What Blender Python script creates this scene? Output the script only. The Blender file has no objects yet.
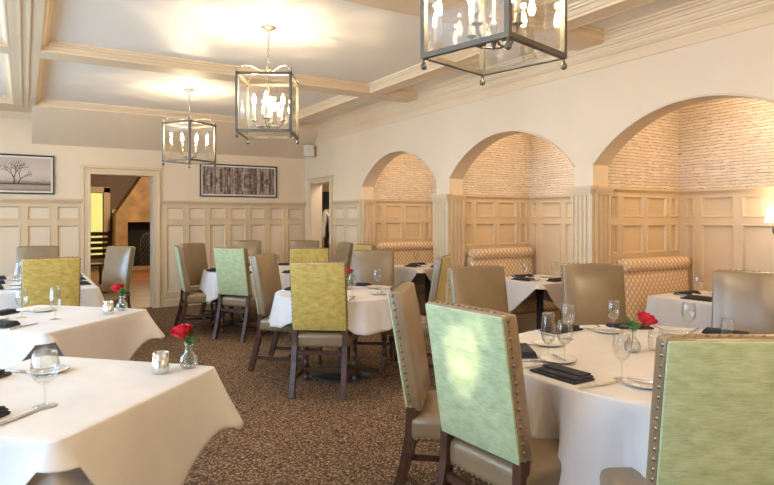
import bpy, bmesh, math, random
from mathutils import Vector, Matrix
R = math.radians; PI = math.pi; TAU = 2*math.pi
random.seed(7)
SC = bpy.context.scene; COL = SC.collection
YAW = R(31.5); CA, SA = math.cos(YAW), math.sin(YAW)
def plan(a, b): return (CA*a+SA*b, -SA*a+CA*b)     # survey axes (turned 31.5 deg) -> room axes
def heading(fa, fb):                               # a facing in survey axes -> rotation about z of an object whose front is +y
    x, y = plan(fa, fb); return math.atan2(-x, y)

# ------------------------------------------------------------------ materials
def new_mat(name):
    m = bpy.data.materials.new(name); m.use_nodes = True
    nt = m.node_tree; b = nt.nodes['Principled BSDF']; return m, nt, b
def N(nt, t, **k):
    n = nt.nodes.new(t)
    for a, v in k.items(): setattr(n, a, v)
    return n
def ramp(nt, stops, interp='LINEAR'):
    r = N(nt, 'ShaderNodeValToRGB'); e = r.color_ramp; e.interpolation = interp
    while len(e.elements) < len(stops): e.elements.new(.5)
    for el, (p, c) in zip(e.elements, stops): el.position = p; el.color = (*c, 1)
    return r
def coords(nt, scale=(1,1,1), rot=(0,0,0), kind='Object'):
    t = N(nt, 'ShaderNodeTexCoord'); mp = N(nt, 'ShaderNodeMapping')
    mp.inputs['Scale'].default_value = scale; mp.inputs['Rotation'].default_value = rot
    nt.links.new(t.outputs[kind], mp.inputs[0]); return mp.outputs[0]
def bump(nt, b, h, strength=.2, dist=.005):
    bp = N(nt, 'ShaderNodeBump'); bp.inputs['Strength'].default_value = strength; bp.inputs['Distance'].default_value = dist
    nt.links.new(h, bp.inputs['Height']); nt.links.new(bp.outputs[0], b.inputs['Normal'])
def plain(name, c, rough=.5, metal=0, spec=.5, var=.06, scale=8, bmp=0, bscale=200, coat=0):
    m, nt, b = new_mat(name)
    b.inputs['Roughness'].default_value = rough; b.inputs['Metallic'].default_value = metal
    b.inputs['Specular IOR Level'].default_value = spec
    if coat: b.inputs['Coat Weight'].default_value = coat; b.inputs['Coat Roughness'].default_value = .15
    co = coords(nt); n = N(nt, 'ShaderNodeTexNoise'); n.inputs['Scale'].default_value = scale
    nt.links.new(co, n.inputs['Vector'])
    r = ramp(nt, [(.3, [max(0, v*(1-var)) for v in c]), (.7, [min(1, v*(1+var)) for v in c])])
    nt.links.new(n.outputs[0], r.inputs[0]); nt.links.new(r.outputs[0], b.inputs['Base Color'])
    if bmp:
        n2 = N(nt, 'ShaderNodeTexNoise'); n2.inputs['Scale'].default_value = bscale; nt.links.new(co, n2.inputs['Vector'])
        bump(nt, b, n2.outputs[0], bmp, .003)
    return m
def emit(name, c, s):
    m, nt, b = new_mat(name)
    b.inputs['Base Color'].default_value = (*c, 1); b.inputs['Emission Color'].default_value = (*c, 1)
    b.inputs['Emission Strength'].default_value = s; return m
def thin_glass(name, tint=(.97,.98,.97), edge=.55, base=.04, rough=.02):
    m = bpy.data.materials.new(name); m.use_nodes = True; nt = m.node_tree; nt.nodes.clear()
    o = N(nt, 'ShaderNodeOutputMaterial'); mx = N(nt, 'ShaderNodeMixShader'); t = N(nt, 'ShaderNodeBsdfTransparent'); g = N(nt, 'ShaderNodeBsdfGlossy')
    t.inputs[0].default_value = (*tint, 1); g.inputs['Roughness'].default_value = rough
    lw = N(nt, 'ShaderNodeLayerWeight'); lw.inputs[0].default_value = .35
    mr = N(nt, 'ShaderNodeMapRange'); mr.inputs['To Min'].default_value = base; mr.inputs['To Max'].default_value = edge
    nt.links.new(lw.outputs['Facing'], mr.inputs['Value']); nt.links.new(mr.outputs[0], mx.inputs[0])
    nt.links.new(t.outputs[0], mx.inputs[1]); nt.links.new(g.outputs[0], mx.inputs[2]); nt.links.new(mx.outputs[0], o.inputs[0])
    return m
M = {}
M['wall'] = plain('cream wall paint', (.77,.62,.445), .6, var=.02, scale=2)
M['trim'] = plain('beige trim paint', (.69,.525,.33), .42, var=.02, scale=3)
M['crown'] = plain('ceiling trim paint', (.76,.585,.385), .5, var=.02, scale=3)
M['ceil'] = plain('ceiling paint', (.86,.79,.695), .45, var=.02, scale=1.5)
M['lounge'] = plain('tan lounge plaster', (.50,.33,.17), .8, var=.25, scale=3)
M['taupe'] = plain('taupe lounge paint', (.26,.19,.14), .8)
M['soot'] = plain('sooty firebox', (.02,.017,.015), .9)
M['iron'] = plain('dark iron', (.06,.055,.05), .5, .7)
M['wood'] = plain('dark stained wood', (.075,.034,.02), .32, var=.35, scale=25, coat=.25)
M['metal'] = plain('aged nickel', (.15,.13,.10), .42, .5, var=.15)
M['pale_metal'] = plain('pale nickel', (.30,.265,.215), .35, .6, var=.08)
M['silver'] = plain('polished silver', (.78,.77,.75), .16, 1, var=.03)
M['nail'] = plain('antique brass nail', (.26,.19,.11), .3, .9)
M['china'] = plain('white china', (.82,.80,.77), .15, var=.01)
M['napkin'] = plain('charcoal linen', (.030,.030,.036), .85, var=.2, scale=60, bmp=.15)
M['paper'] = plain('white card', (.8,.78,.72), .7)
M['candle'] = plain('ivory candle sleeve', (.85,.78,.62), .5)
M['wax'] = plain('white wax', (.85,.82,.75), .5)
M['bulb'] = emit('lit candle bulb', (1,.84,.58), 60)
M['petal'] = plain('red petal', (.62,.012,.03), .55, var=.3, scale=40)
M['leaf'] = plain('green leaf', (.06,.20,.035), .45, var=.4, scale=40)
M['water'] = thin_glass('still water', (.93,.95,.94), .3, .03)
M['glass'] = thin_glass('drinking glass', (.975,.98,.975), .5, .04)
M['pane'] = thin_glass('lantern glass', (.96,.94,.90), .6, .2)
M['window'] = thin_glass('window glass', (.97,.98,.98), .4, .03)
M['black'] = plain('black frame lacquer', (.02,.018,.016), .4)
M['mount'] = plain('picture mount', (.72,.66,.58), .7)
M['speaker'] = plain('speaker plastic', (.72,.67,.58), .5)
M['bracket'] = plain('tan bracket', (.36,.26,.13), .5)
M['skin'] = plain('skin', (.55,.33,.24), .55)
M['hair'] = plain('dark hair', (.03,.02,.015), .6)
M['shirt'] = plain('white jacket cotton', (.80,.78,.76), .8)
M['trousers'] = plain('black trouser cloth', (.02,.02,.024), .8)
M['base_iron'] = plain('black table base', (.035,.033,.033), .4, .3)
M['board'] = plain('table core wood', (.30,.19,.11), .6, var=.2)
M['shade'] = emit('lit linen lamp shade', (1,.84,.64), 1.5)
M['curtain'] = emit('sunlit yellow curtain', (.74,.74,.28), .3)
M['dark_opening'] = plain('dark opening tone', (.035,.045,.035), .5)  # shade of the hall opening, put into a flat dark colour

def leather(name, c):
    m, nt, b = new_mat(name); co = coords(nt)
    n = N(nt, 'ShaderNodeTexNoise'); n.inputs['Scale'].default_value = 5; n.inputs['Detail'].default_value = 4; nt.links.new(co, n.inputs['Vector'])
    r = ramp(nt, [(.3, [v*.86 for v in c]), (.7, [v*1.12 for v in c])]); nt.links.new(n.outputs[0], r.inputs[0]); nt.links.new(r.outputs[0], b.inputs['Base Color'])
    v = N(nt, 'ShaderNodeTexVoronoi'); v.inputs['Scale'].default_value = 220; nt.links.new(co, v.inputs['Vector'])
    bump(nt, b, v.outputs['Distance'], .12, .002)
    b.inputs['Roughness'].default_value = .32; b.inputs['Specular IOR Level'].default_value = .6
    b.inputs['Coat Weight'].default_value = .35; b.inputs['Coat Roughness'].default_value = .22
    return m
M['leather'] = leather('taupe leather', (.25,.172,.092))
def velvet(name, c1, c2, c3):
    m, nt, b = new_mat(name); co = coords(nt, (12, 12, 130)); co2 = coords(nt, (14, 14, 26))
    n = N(nt, 'ShaderNodeTexNoise'); n.inputs['Scale'].default_value = 2.2; n.inputs['Detail'].default_value = 6; n.inputs['Roughness'].default_value = .7
    nt.links.new(co, n.inputs['Vector'])
    n2 = N(nt, 'ShaderNodeTexNoise'); n2.inputs['Scale'].default_value = 1.3; n2.inputs['Detail'].default_value = 5; nt.links.new(co2, n2.inputs['Vector'])
    mx = N(nt, 'ShaderNodeMix'); mx.data_type = 'FLOAT'; mx.inputs[0].default_value = .4
    nt.links.new(n.outputs[0], mx.inputs[2]); nt.links.new(n2.outputs[0], mx.inputs[3])
    r = ramp(nt, [(.36, c1), (.5, c2), (.64, c3)]); nt.links.new(mx.outputs[0], r.inputs[0]); nt.links.new(r.outputs[0], b.inputs['Base Color'])
    b.inputs['Roughness'].default_value = .75; b.inputs['Sheen Weight'].default_value = .35; b.inputs['Sheen Roughness'].default_value = .4
    bump(nt, b, n.outputs[0], .25, .003); return m
M['mint'] = velvet('velvet in daylit mint', (.32,.37,.17), (.44,.495,.265), (.54,.59,.35))  # one chair fabric; its cool daylight tone is put into this colour
M['gold'] = velvet('velvet in lamplit gold', (.38,.26,.045), (.54,.395,.09), (.67,.51,.16))  # same chair fabric, with the warm lamplight put into the colour
def linen():
    m, nt, b = new_mat('white table linen'); co = coords(nt)
    n = N(nt, 'ShaderNodeTexNoise'); n.inputs['Scale'].default_value = 5; n.inputs['Detail'].default_value = 3; nt.links.new(co, n.inputs['Vector'])
    r = ramp(nt, [(.3, (.68,.635,.60)), (.7, (.74,.695,.66))]); nt.links.new(n.outputs[0], r.inputs[0]); nt.links.new(r.outputs[0], b.inputs['Base Color'])
    n2 = N(nt, 'ShaderNodeTexNoise'); n2.inputs['Scale'].default_value = 9; nt.links.new(co, n2.inputs['Vector'])
    bump(nt, b, n2.outputs[0], .25, .01); b.inputs['Roughness'].default_value = .7; b.inputs['Sheen Weight'].default_value = .15
    return m
M['linen'] = linen()
def carpet():
    m, nt, b = new_mat('patterned carpet'); co = coords(nt)
    nz = N(nt, 'ShaderNodeTexNoise'); nz.inputs['Scale'].default_value = 24; nt.links.new(co, nz.inputs['Vector'])
    mx = N(nt, 'ShaderNodeMix'); mx.data_type = 'VECTOR'; mx.inputs[0].default_value = .05
    nt.links.new(co, mx.inputs[4]); nt.links.new(nz.outputs['Color'], mx.inputs[5])
    v = N(nt, 'ShaderNodeTexVoronoi'); v.feature = 'DISTANCE_TO_EDGE'; v.inputs['Scale'].default_value = 44; nt.links.new(mx.outputs[1], v.inputs['Vector'])
    r = ramp(nt, [(.04, (.075,.045,.03)), (.15, (.28,.175,.10)), (.36, (.47,.315,.195))]); nt.links.new(v.outputs['Distance'], r.inputs[0])
    n = N(nt, 'ShaderNodeTexNoise'); n.inputs['Scale'].default_value = 60; n.inputs['Detail'].default_value = 3; nt.links.new(co, n.inputs['Vector'])
    r2 = ramp(nt, [(.38, (.55,.55,.57)), (.62, (1,1,1))]); nt.links.new(n.outputs[0], r2.inputs[0])
    mul = N(nt, 'ShaderNodeMix'); mul.data_type = 'RGBA'; mul.blend_type = 'MULTIPLY'; mul.inputs[0].default_value = .7
    nt.links.new(r.outputs[0], mul.inputs[6]); nt.links.new(r2.outputs[0], mul.inputs[7]); nt.links.new(mul.outputs[2], b.inputs['Base Color'])
    b.inputs['Roughness'].default_value = .95; b.inputs['Specular IOR Level'].default_value = .15
    bump(nt, b, n.outputs[0], .5, .006); return m
M['carpet'] = carpet()
def ledgestone():
    m, nt, b = new_mat('whitewashed ledgestone')
    t = N(nt, 'ShaderNodeTexCoord'); sp = N(nt, 'ShaderNodeSeparateXYZ'); nt.links.new(t.outputs['Object'], sp.inputs[0])
    ad = N(nt, 'ShaderNodeMath', operation='ADD'); nt.links.new(sp.outputs[0], ad.inputs[0]); nt.links.new(sp.outputs[1], ad.inputs[1])
    cb0 = N(nt, 'ShaderNodeCombineXYZ'); nt.links.new(ad.outputs[0], cb0.inputs[0]); nt.links.new(sp.outputs[2], cb0.inputs[1])
    mz = N(nt, 'ShaderNodeMapping'); mz.inputs['Scale'].default_value = (3, 30, 1); nt.links.new(cb0.outputs[0], mz.inputs[0])
    nx = N(nt, 'ShaderNodeTexNoise'); nx.inputs['Scale'].default_value = 1; nt.links.new(mz.outputs[0], nx.inputs['Vector'])
    sh = N(nt, 'ShaderNodeMath', operation='MULTIPLY_ADD'); sh.inputs[1].default_value = .45; nt.links.new(nx.outputs[0], sh.inputs[0]); nt.links.new(ad.outputs[0], sh.inputs[2])
    cb = N(nt, 'ShaderNodeCombineXYZ'); nt.links.new(sh.outputs[0], cb.inputs[0]); nt.links.new(sp.outputs[2], cb.inputs[1])
    nz = N(nt, 'ShaderNodeTexNoise'); nz.inputs['Scale'].default_value = 14; nt.links.new(cb.outputs[0], nz.inputs['Vector'])
    mx = N(nt, 'ShaderNodeMix'); mx.data_type = 'VECTOR'; mx.inputs[0].default_value = .028
    nt.links.new(cb.outputs[0], mx.inputs[4]); nt.links.new(nz.outputs['Color'], mx.inputs[5])
    br = N(nt, 'ShaderNodeTexBrick'); br.inputs['Scale'].default_value = 1; br.inputs['Brick Width'].default_value = .19; br.inputs['Row Height'].default_value = .029
    br.inputs['Mortar Size'].default_value = .0034; br.inputs['Mortar Smooth'].default_value = .4; br.inputs['Bias'].default_value = .1; br.offset = .37; br.squash = .6
    br.inputs['Color1'].default_value = (.84,.73,.59,1); br.inputs['Color2'].default_value = (.74,.615,.475,1); br.inputs['Mortar'].default_value = (.42,.30,.19,1)
    nt.links.new(mx.outputs[1], br.inputs['Vector']); nt.links.new(br.outputs['Color'], b.inputs['Base Color'])
    n2 = N(nt, 'ShaderNodeTexNoise'); n2.inputs['Scale'].default_value = 45; nt.links.new(cb.outputs[0], n2.inputs['Vector'])
    sb = N(nt, 'ShaderNodeMath', operation='SUBTRACT'); nt.links.new(n2.outputs[0], sb.inputs[0]); nt.links.new(br.outputs['Fac'], sb.inputs[1])
    bump(nt, b, sb.outputs[0], .6, .012); b.inputs['Roughness'].default_value = .8; return m
M['stone'] = ledgestone()
def dotted():
    m, nt, b = new_mat('dotted upholstery'); co = coords(nt, (26, 26, 26), (R(45), R(0), R(0)))
    # dots laid out over the face: use length (x) and the running height (z) with y folded in
    t = N(nt, 'ShaderNodeTexCoord'); sp = N(nt, 'ShaderNodeSeparateXYZ'); nt.links.new(t.outputs['Object'], sp.inputs[0])
    ad = N(nt, 'ShaderNodeMath', operation='ADD'); sb = N(nt, 'ShaderNodeMath', operation='SUBTRACT')
    zz = N(nt, 'ShaderNodeMath', operation='SUBTRACT'); nt.links.new(sp.outputs[2], zz.inputs[0]); nt.links.new(sp.outputs[1], zz.inputs[1])
    nt.links.new(sp.outputs[0], ad.inputs[0]); nt.links.new(zz.outputs[0], ad.inputs[1])
    nt.links.new(sp.outputs[0], sb.inputs[0]); nt.links.new(zz.outputs[0], sb.inputs[1])
    outs = []
    for s in (ad, sb):
        f = N(nt, 'ShaderNodeMath', operation='MULTIPLY'); f.inputs[1].default_value = 2*PI/.062; nt.links.new(s.outputs[0], f.inputs[0])
        c = N(nt, 'ShaderNodeMath', operation='COSINE'); nt.links.new(f.outputs[0], c.inputs[0]); outs.append(c)
    su = N(nt, 'ShaderNodeMath', operation='ADD'); nt.links.new(outs[0].outputs[0], su.inputs[0]); nt.links.new(outs[1].outputs[0], su.inputs[1])
    r = ramp(nt, [(.45, (.62,.42,.25)), (.8, (.84,.71,.55))])
    mr = N(nt, 'ShaderNodeMapRange'); mr.inputs['From Min'].default_value = -2; mr.inputs['From Max'].default_value = 2; nt.links.new(su.outputs[0], mr.inputs[0])
    nt.links.new(mr.outputs[0], r.inputs[0]); nt.links.new(r.outputs[0], b.inputs['Base Color']); b.inputs['Roughness'].default_value = .8
    return m
M['dots'] = dotted()
def planks():
    m, nt, b = new_mat('oak floorboards'); co = coords(nt)
    br = N(nt, 'ShaderNodeTexBrick'); br.inputs['Scale'].default_value = 1; br.inputs['Brick Width'].default_value = 1.4; br.inputs['Row Height'].default_value = .11; br.inputs['Mortar Size'].default_value = .003
    br.inputs['Color1'].default_value = (.34,.15,.055,1); br.inputs['Color2'].default_value = (.24,.10,.035,1); br.inputs['Mortar'].default_value = (.06,.025,.01,1)
    nt.links.new(co, br.inputs['Vector']); nt.links.new(br.outputs['Color'], b.inputs['Base Color']); b.inputs['Roughness'].default_value = .5; return m
M['planks'] = planks()
def print_field():
    m, nt, b = new_mat('sepia field print'); co = coords(nt)
    sp = N(nt, 'ShaderNodeSeparateXYZ'); nt.links.new(co, sp.inputs[0])
    cs = coords(nt, (6, 1, 30)); n = N(nt, 'ShaderNodeTexNoise'); n.inputs['Scale'].default_value = 1.6; n.inputs['Detail'].default_value = 6; nt.links.new(cs, n.inputs['Vector'])
    mr = N(nt, 'ShaderNodeMapRange'); mr.inputs['From Min'].default_value = -.25; mr.inputs['From Max'].default_value = .25; nt.links.new(sp.outputs[2], mr.inputs[0])
    ad = N(nt, 'ShaderNodeMath', operation='MULTIPLY_ADD'); ad.inputs[1].default_value = .16; nt.links.new(n.outputs[0], ad.inputs[0]); nt.links.new(mr.outputs[0], ad.inputs[2])
    r = ramp(nt, [(.10, (.22,.15,.115)), (.22, (.42,.31,.25)), (.34, (.20,.14,.11)), (.42, (.50,.40,.33)), (.6, (.60,.50,.42)), (1, (.52,.42,.36))])
    nt.links.new(ad.outputs[0], r.inputs[0]); nt.links.new(r.outputs[0], b.inputs['Base Color']); b.inputs['Roughness'].default_value = .35; return m
M['print_field'] = print_field()
def print_woods():
    m, nt, b = new_mat('sepia swamp woods print'); co = coords(nt)
    sp = N(nt, 'ShaderNodeSeparateXYZ'); nt.links.new(co, sp.inputs[0])
    ab = N(nt, 'ShaderNodeMath', operation='ABSOLUTE'); nt.links.new(sp.outputs[2], ab.inputs[0])
    cb = N(nt, 'ShaderNodeCombineXYZ'); nt.links.new(sp.outputs[0], cb.inputs[0]); nt.links.new(ab.outputs[0], cb.inputs[2])
    mp = N(nt, 'ShaderNodeMapping'); mp.inputs['Scale'].default_value = (26, 1, 3.2); nt.links.new(cb.outputs[0], mp.inputs[0])
    n = N(nt, 'ShaderNodeTexNoise'); n.inputs['Scale'].default_value = 1; n.inputs['Detail'].default_value = 5; n.inputs['Roughness'].default_value = .65; nt.links.new(mp.outputs[0], n.inputs['Vector'])
    mp2 = N(nt, 'ShaderNodeMapping'); mp2.inputs['Scale'].default_value = (14, 1, 18); nt.links.new(cb.outputs[0], mp2.inputs[0])
    n2 = N(nt, 'ShaderNodeTexNoise'); n2.inputs['Scale'].default_value = 1; n2.inputs['Detail'].default_value = 6; nt.links.new(mp2.outputs[0], n2.inputs['Vector'])
    mx = N(nt, 'ShaderNodeMix'); mx.data_type = 'FLOAT'; mx.inputs[0].default_value = .35; nt.links.new(n.outputs[0], mx.inputs[2]); nt.links.new(n2.outputs[0], mx.inputs[3])
    r = ramp(nt, [(.36, (.035,.022,.016)), (.46, (.13,.09,.065)), (.54, (.33,.25,.20)), (.66, (.60,.50,.42))])
    nt.links.new(mx.outputs[0], r.inputs[0]); nt.links.new(r.outputs[0], b.inputs['Base Color']); b.inputs['Roughness'].default_value = .3; return m
M['print_woods'] = print_woods()

# ------------------------------------------------------------------ mesh builder
class MB:
    def __init__(s): s.v = []; s.f = []; s.sm = []
    def add(s, vs, fs, smooth=False):
        o = len(s.v); s.v += [tuple(p) for p in vs]; s.f += [tuple(i+o for i in f) for f in fs]; s.sm += [smooth]*len(fs); return s
    def box(s, x0, x1, y0, y1, z0, z1):
        v = [(x,y,z) for x in (x0,x1) for y in (y0,y1) for z in (z0,z1)]
        return s.add(v, [(0,1,3,2),(4,6,7,5),(0,4,5,1),(2,3,7,6),(0,2,6,4),(1,5,7,3)])
    def quad(s, a, b, c, d): return s.add([a,b,c,d], [(0,1,2,3)])
    def lathe(s, prof, c=(0,0,0), seg=20, smooth=True, mat=None):
        vs, fs = [], []; n = len(prof)
        for i in range(seg):
            t = TAU*i/seg
            for r, z in prof:
                p = Vector((r*math.cos(t), r*math.sin(t), z))
                if mat: p = mat @ p
                vs.append((p[0]+c[0], p[1]+c[1], p[2]+c[2]))
        for i in range(seg):
            j = (i+1) % seg
            for k in range(n-1):
                fs.append((i*n+k, j*n+k, j*n+k+1, i*n+k+1))
        return s.add(vs, fs, smooth)
    def tube(s, pts, rad, seg=8, caps=True, smooth=True, sx=1, sy=1, square=False, up=None):
        P = [Vector(p) for p in pts]; n = len(P)
        if not isinstance(rad, (list, tuple)): rad = [rad]*n
        vs, fs = [], []
        d0 = (P[1]-P[0]).normalized()
        u = Vector(up) if up else (Vector((0,0,1)) if abs(d0.z) < .9 else Vector((1,0,0)))
        for i in range(n):
            d = (P[min(i+1,n-1)]-P[max(i-1,0)]).normalized()
            x = d.cross(u)
            if x.length < 1e-6: x = d.orthogonal()
            x.normalize(); y = x.cross(d).normalized()
            if not up: u = y
            for k in range(seg):
                t = TAU*(k+.5)/seg
                q = P[i] + x*math.cos(t)*rad[i]*sx + y*math.sin(t)*rad[i]*sy
                vs.append(q)
        for i in range(n-1):
            for k in range(seg):
                l = (k+1) % seg; fs.append((i*seg+k, i*seg+l, (i+1)*seg+l, (i+1)*seg+k))
        s.add(vs, fs, smooth)
        if caps: s.add(vs[:seg], [tuple(range(seg))[::-1]]); s.add(vs[-seg:], [tuple(range(seg))])
        return s
    def bar(s, pts, w, d=None, up=(0,1,0)):      # rectangular section swept along a path
        d = d or w; q = math.sqrt(2)/2
        return s.tube(pts, 1, 4, True, False, w*q, d*q, up=up)
    def rbox(s, c, size, r, n=4, bulge=None, mat=None, fn=None):
        hx = [v/2 for v in size]
        def line(h):
            k = [-h, -h+.35*r, -h+r]; m = [(-h+r)+(2*h-2*r)*i/n for i in range(1, n)]
            return k+m+[h-r, h-.35*r, h]
        L = [line(h) for h in hx]
        def rnd(p):
            q = [max(-(hx[i]-r), min(hx[i]-r, p[i])) for i in range(3)]
            d = Vector([p[i]-q[i] for i in range(3)])
            if d.length > 1e-9: d = d.normalized()*r
            o = Vector(q)+d
            if bulge:
                for ax, sg, am in bulge:
                    e = [i for i in range(3) if i != ax]
                    w = (1-abs(p[e[0]]/hx[e[0]])**3)*(1-abs(p[e[1]]/hx[e[1]])**3)
                    if sg*o[ax] > 0: o[ax] += sg*am*w*abs(o[ax])/hx[ax]
            if fn: o = Vector(fn(o))
            if mat: o = mat @ o
            return (o[0]+c[0], o[1]+c[1], o[2]+c[2])
        for ax in range(3):
            e = [i for i in range(3) if i != ax]
            A, B = L[e[0]], L[e[1]]
            for sg in (-1, 1):
                vs, fs = [], []
                for a in A:
                    for b in B:
                        p = [0,0,0]; p[ax] = sg*hx[ax]; p[e[0]] = a; p[e[1]] = b; vs.append(rnd(p))
                nb = len(B)
                for i in range(len(A)-1):
                    for j in range(nb-1):
                        f = (i*nb+j, (i+1)*nb+j, (i+1)*nb+j+1, i*nb+j+1)
                        fs.append(f if (sg > 0) == (ax != 1) else f[::-1])
                s.add(vs, fs, True)
        return s
    def ring(s, o, u, v, w, lu, lv, prof):       # profile (inset, height) swept round a rectangle with mitred corners
        o, u, v, w = map(Vector, (o,u,v,w)); n = len(prof); vs = []
        for cu, cv, su, sv in ((0,0,1,1),(lu,0,-1,1),(lu,lv,-1,-1),(0,lv,1,-1)):
            for i, h in prof: vs.append(o+u*(cu+su*i)+v*(cv+sv*i)+w*h)
        fs = []
        for k in range(4):
            l = (k+1) % 4
            for j in range(n-1): fs.append((k*n+j, l*n+j, l*n+j+1, k*n+j+1))
        return s.add(vs, fs)
    def dome(s, c, nrm, r, h, seg=6):
        nrm = Vector(nrm).normalized(); q = nrm.to_track_quat('Z', 'Y').to_matrix()
        vs = [Vector(c)+q@Vector((r*math.cos(TAU*k/seg), r*math.sin(TAU*k/seg), 0)) for k in range(seg)]
        vs += [Vector(c)+q@Vector((.7*r*math.cos(TAU*k/seg), .7*r*math.sin(TAU*k/seg), .7*h)) for k in range(seg)]
        vs.append(Vector(c)+nrm*h)
        fs = [(k, (k+1)%seg, seg+(k+1)%seg, seg+k) for k in range(seg)]+[(seg+k, seg+(k+1)%seg, 2*seg) for k in range(seg)]
        return s.add(vs, fs, True)
    def build(s, name, mat, parent=None, loc=None, rz=0, merge=True, bevel=0):
        me = bpy.data.meshes.new(name); me.from_pydata(s.v, [], s.f); me.polygons.foreach_set('use_smooth', s.sm)
        bm = bmesh.new(); bm.from_mesh(me)
        if merge: bmesh.ops.remove_doubles(bm, verts=bm.verts, dist=1e-5)
        bmesh.ops.recalc_face_normals(bm, faces=bm.faces); bm.to_mesh(me); bm.free()
        me.materials.append(M[mat]); o = bpy.data.objects.new(name, me); COL.objects.link(o)
        if parent: o.parent = parent
        if loc: o.location = loc
        if rz: o.rotation_euler.z = rz
        if bevel:
            b = o.modifiers.new('edge', 'BEVEL'); b.width = bevel; b.segments = 2; b.limit_method = 'ANGLE'
        return o
def tag(o, label, cat, group=None):
    o['label'] = label; o['category'] = cat
    if group: o['group'] = group
    return o
def thing(name, label, cat, loc=(0,0,0), rz=0, group=None):
    o = bpy.data.objects.new(name, None); COL.objects.link(o); o.location = loc; o.rotation_euler.z = rz; o.empty_display_size = .1
    return tag(o, label, cat, group)
def struct(o): o['kind'] = 'structure'; return o
KIDS = {}
def kids(o):
    return [c for c in COL.objects if c.parent is o]
def dup(root, loc, rz, label, group=None):
    r = root.copy(); COL.objects.link(r); r.location = loc; r.rotation_euler.z = rz; r['label'] = label
    if group: r['group'] = group
    for ch in kids(root):
        c = ch.copy(); COL.objects.link(c); c.parent = r
        for g in kids(ch):
            d = g.copy(); COL.objects.link(d); d.parent = c
    return r

# ------------------------------------------------------------------ the room
XR, YB, XL, YF = 4.35, 9.95, -2.7, -1.9
ZS, ZC, ZCAP = 2.93, 3.02, 1.70
struct(MB().quad((XL-.3,YF-.3,0),(6.6,YF-.3,0),(6.6,YB+.1,0),(XL-.3,YB+.1,0)).build('floor', 'carpet'))
struct(MB().quad((XL-.3,YF-.3,ZC),(XR+.3,YF-.3,ZC),(XR+.3,YB+.3,ZC),(XL-.3,YB+.3,ZC)).build('ceiling', 'ceil'))
# beams of the coffered ceiling
bx = [(-.13,.125),(3.54,3.73),(4.25,XR)]; by = [(YF,-2+.2),(.57,.85),(3.37,3.65),(6.17,6.45),(9.2,YB)]
mb = MB()
for x0, x1 in bx: mb.box(x0, x1, YF, YB, ZS, ZC+.01)
mb.box(XL, XL+.25, YF, YB, ZS, ZC+.01)
for y0, y1 in by:
    for q0, q1 in ((XL+.25,-.13),(.125,3.54),(3.73,4.25)): mb.box(q0, q1, y0, y1, ZS, ZC+.01)
struct(mb.build('ceiling_beams', 'crown'))
mb = MB(); prof = [(0,-.09),(-.012,-.092),(-.012,-.078),(.0,-.07),(.012,-.066),(.03,-.04),(.045,-.034),(.05,-.02),(.066,-.016),(.07,0)]
xs = [(XL+.25,-.13),(.125,3.54),(3.73,4.25)]; ys = [(-1.8,.57),(.85,3.37),(3.65,6.17),(6.45,9.2)]
for x0, x1 in xs:
    for y0, y1 in ys: mb.ring((x0,y0,ZC),(1,0,0),(0,1,0),(0,0,1),x1-x0,y1-y0,prof)
struct(mb.build('trim_1', 'crown'))
mb = MB()                                           # bead along the middle of the long beam
for x in (-.035,.03): mb.box(x-.008,x+.008,YF,9.2,ZS-.008,ZS)
struct(mb.build('trim_2', 'crown'))
# sloping bulkhead over the back wall, and crown of the low bay
mb = MB(); x0 = .085
mb.add([(x0,9.2,ZS),(XR,9.2,ZS),(x0,YB,2.5),(XR,YB,2.5),(x0,YB,ZS),(XR,YB,ZS)], [(0,1,3,2),(0,2,4),(1,5,3),(0,4,5,1),(2,3,5,4)])
struct(mb.build('wall_bulkhead', 'wall'))
mb = MB()
mb.add([(XL,YB,2.84),(.09,YB,2.84),(XL,YB-.02,2.84),(.09,YB-.02,2.84),(XL,YB-.07,2.9),(.09,YB-.07,2.9),(XL,YB-.09,ZS),(.09,YB-.09,ZS)], [(0,1,3,2),(2,3,5,4),(4,5,7,6),(1,7,5,3)])
struct(mb.build('trim_3', 'crown'))
# back wall with the doorway
DX0, DX1, DZ = .846, 1.73, 2.09; TH_ = .20
mb = MB(); T = .22
mb.box(XL-.2, DX0, YB, YB+T, 0, ZC+.2); mb.box(DX1, XR+TH_, YB, YB+T, 0, ZC+.2); mb.box(DX0, DX1, YB, YB+T, DZ, ZC+.2)
struct(mb.build('wall_back', 'wall'))
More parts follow.
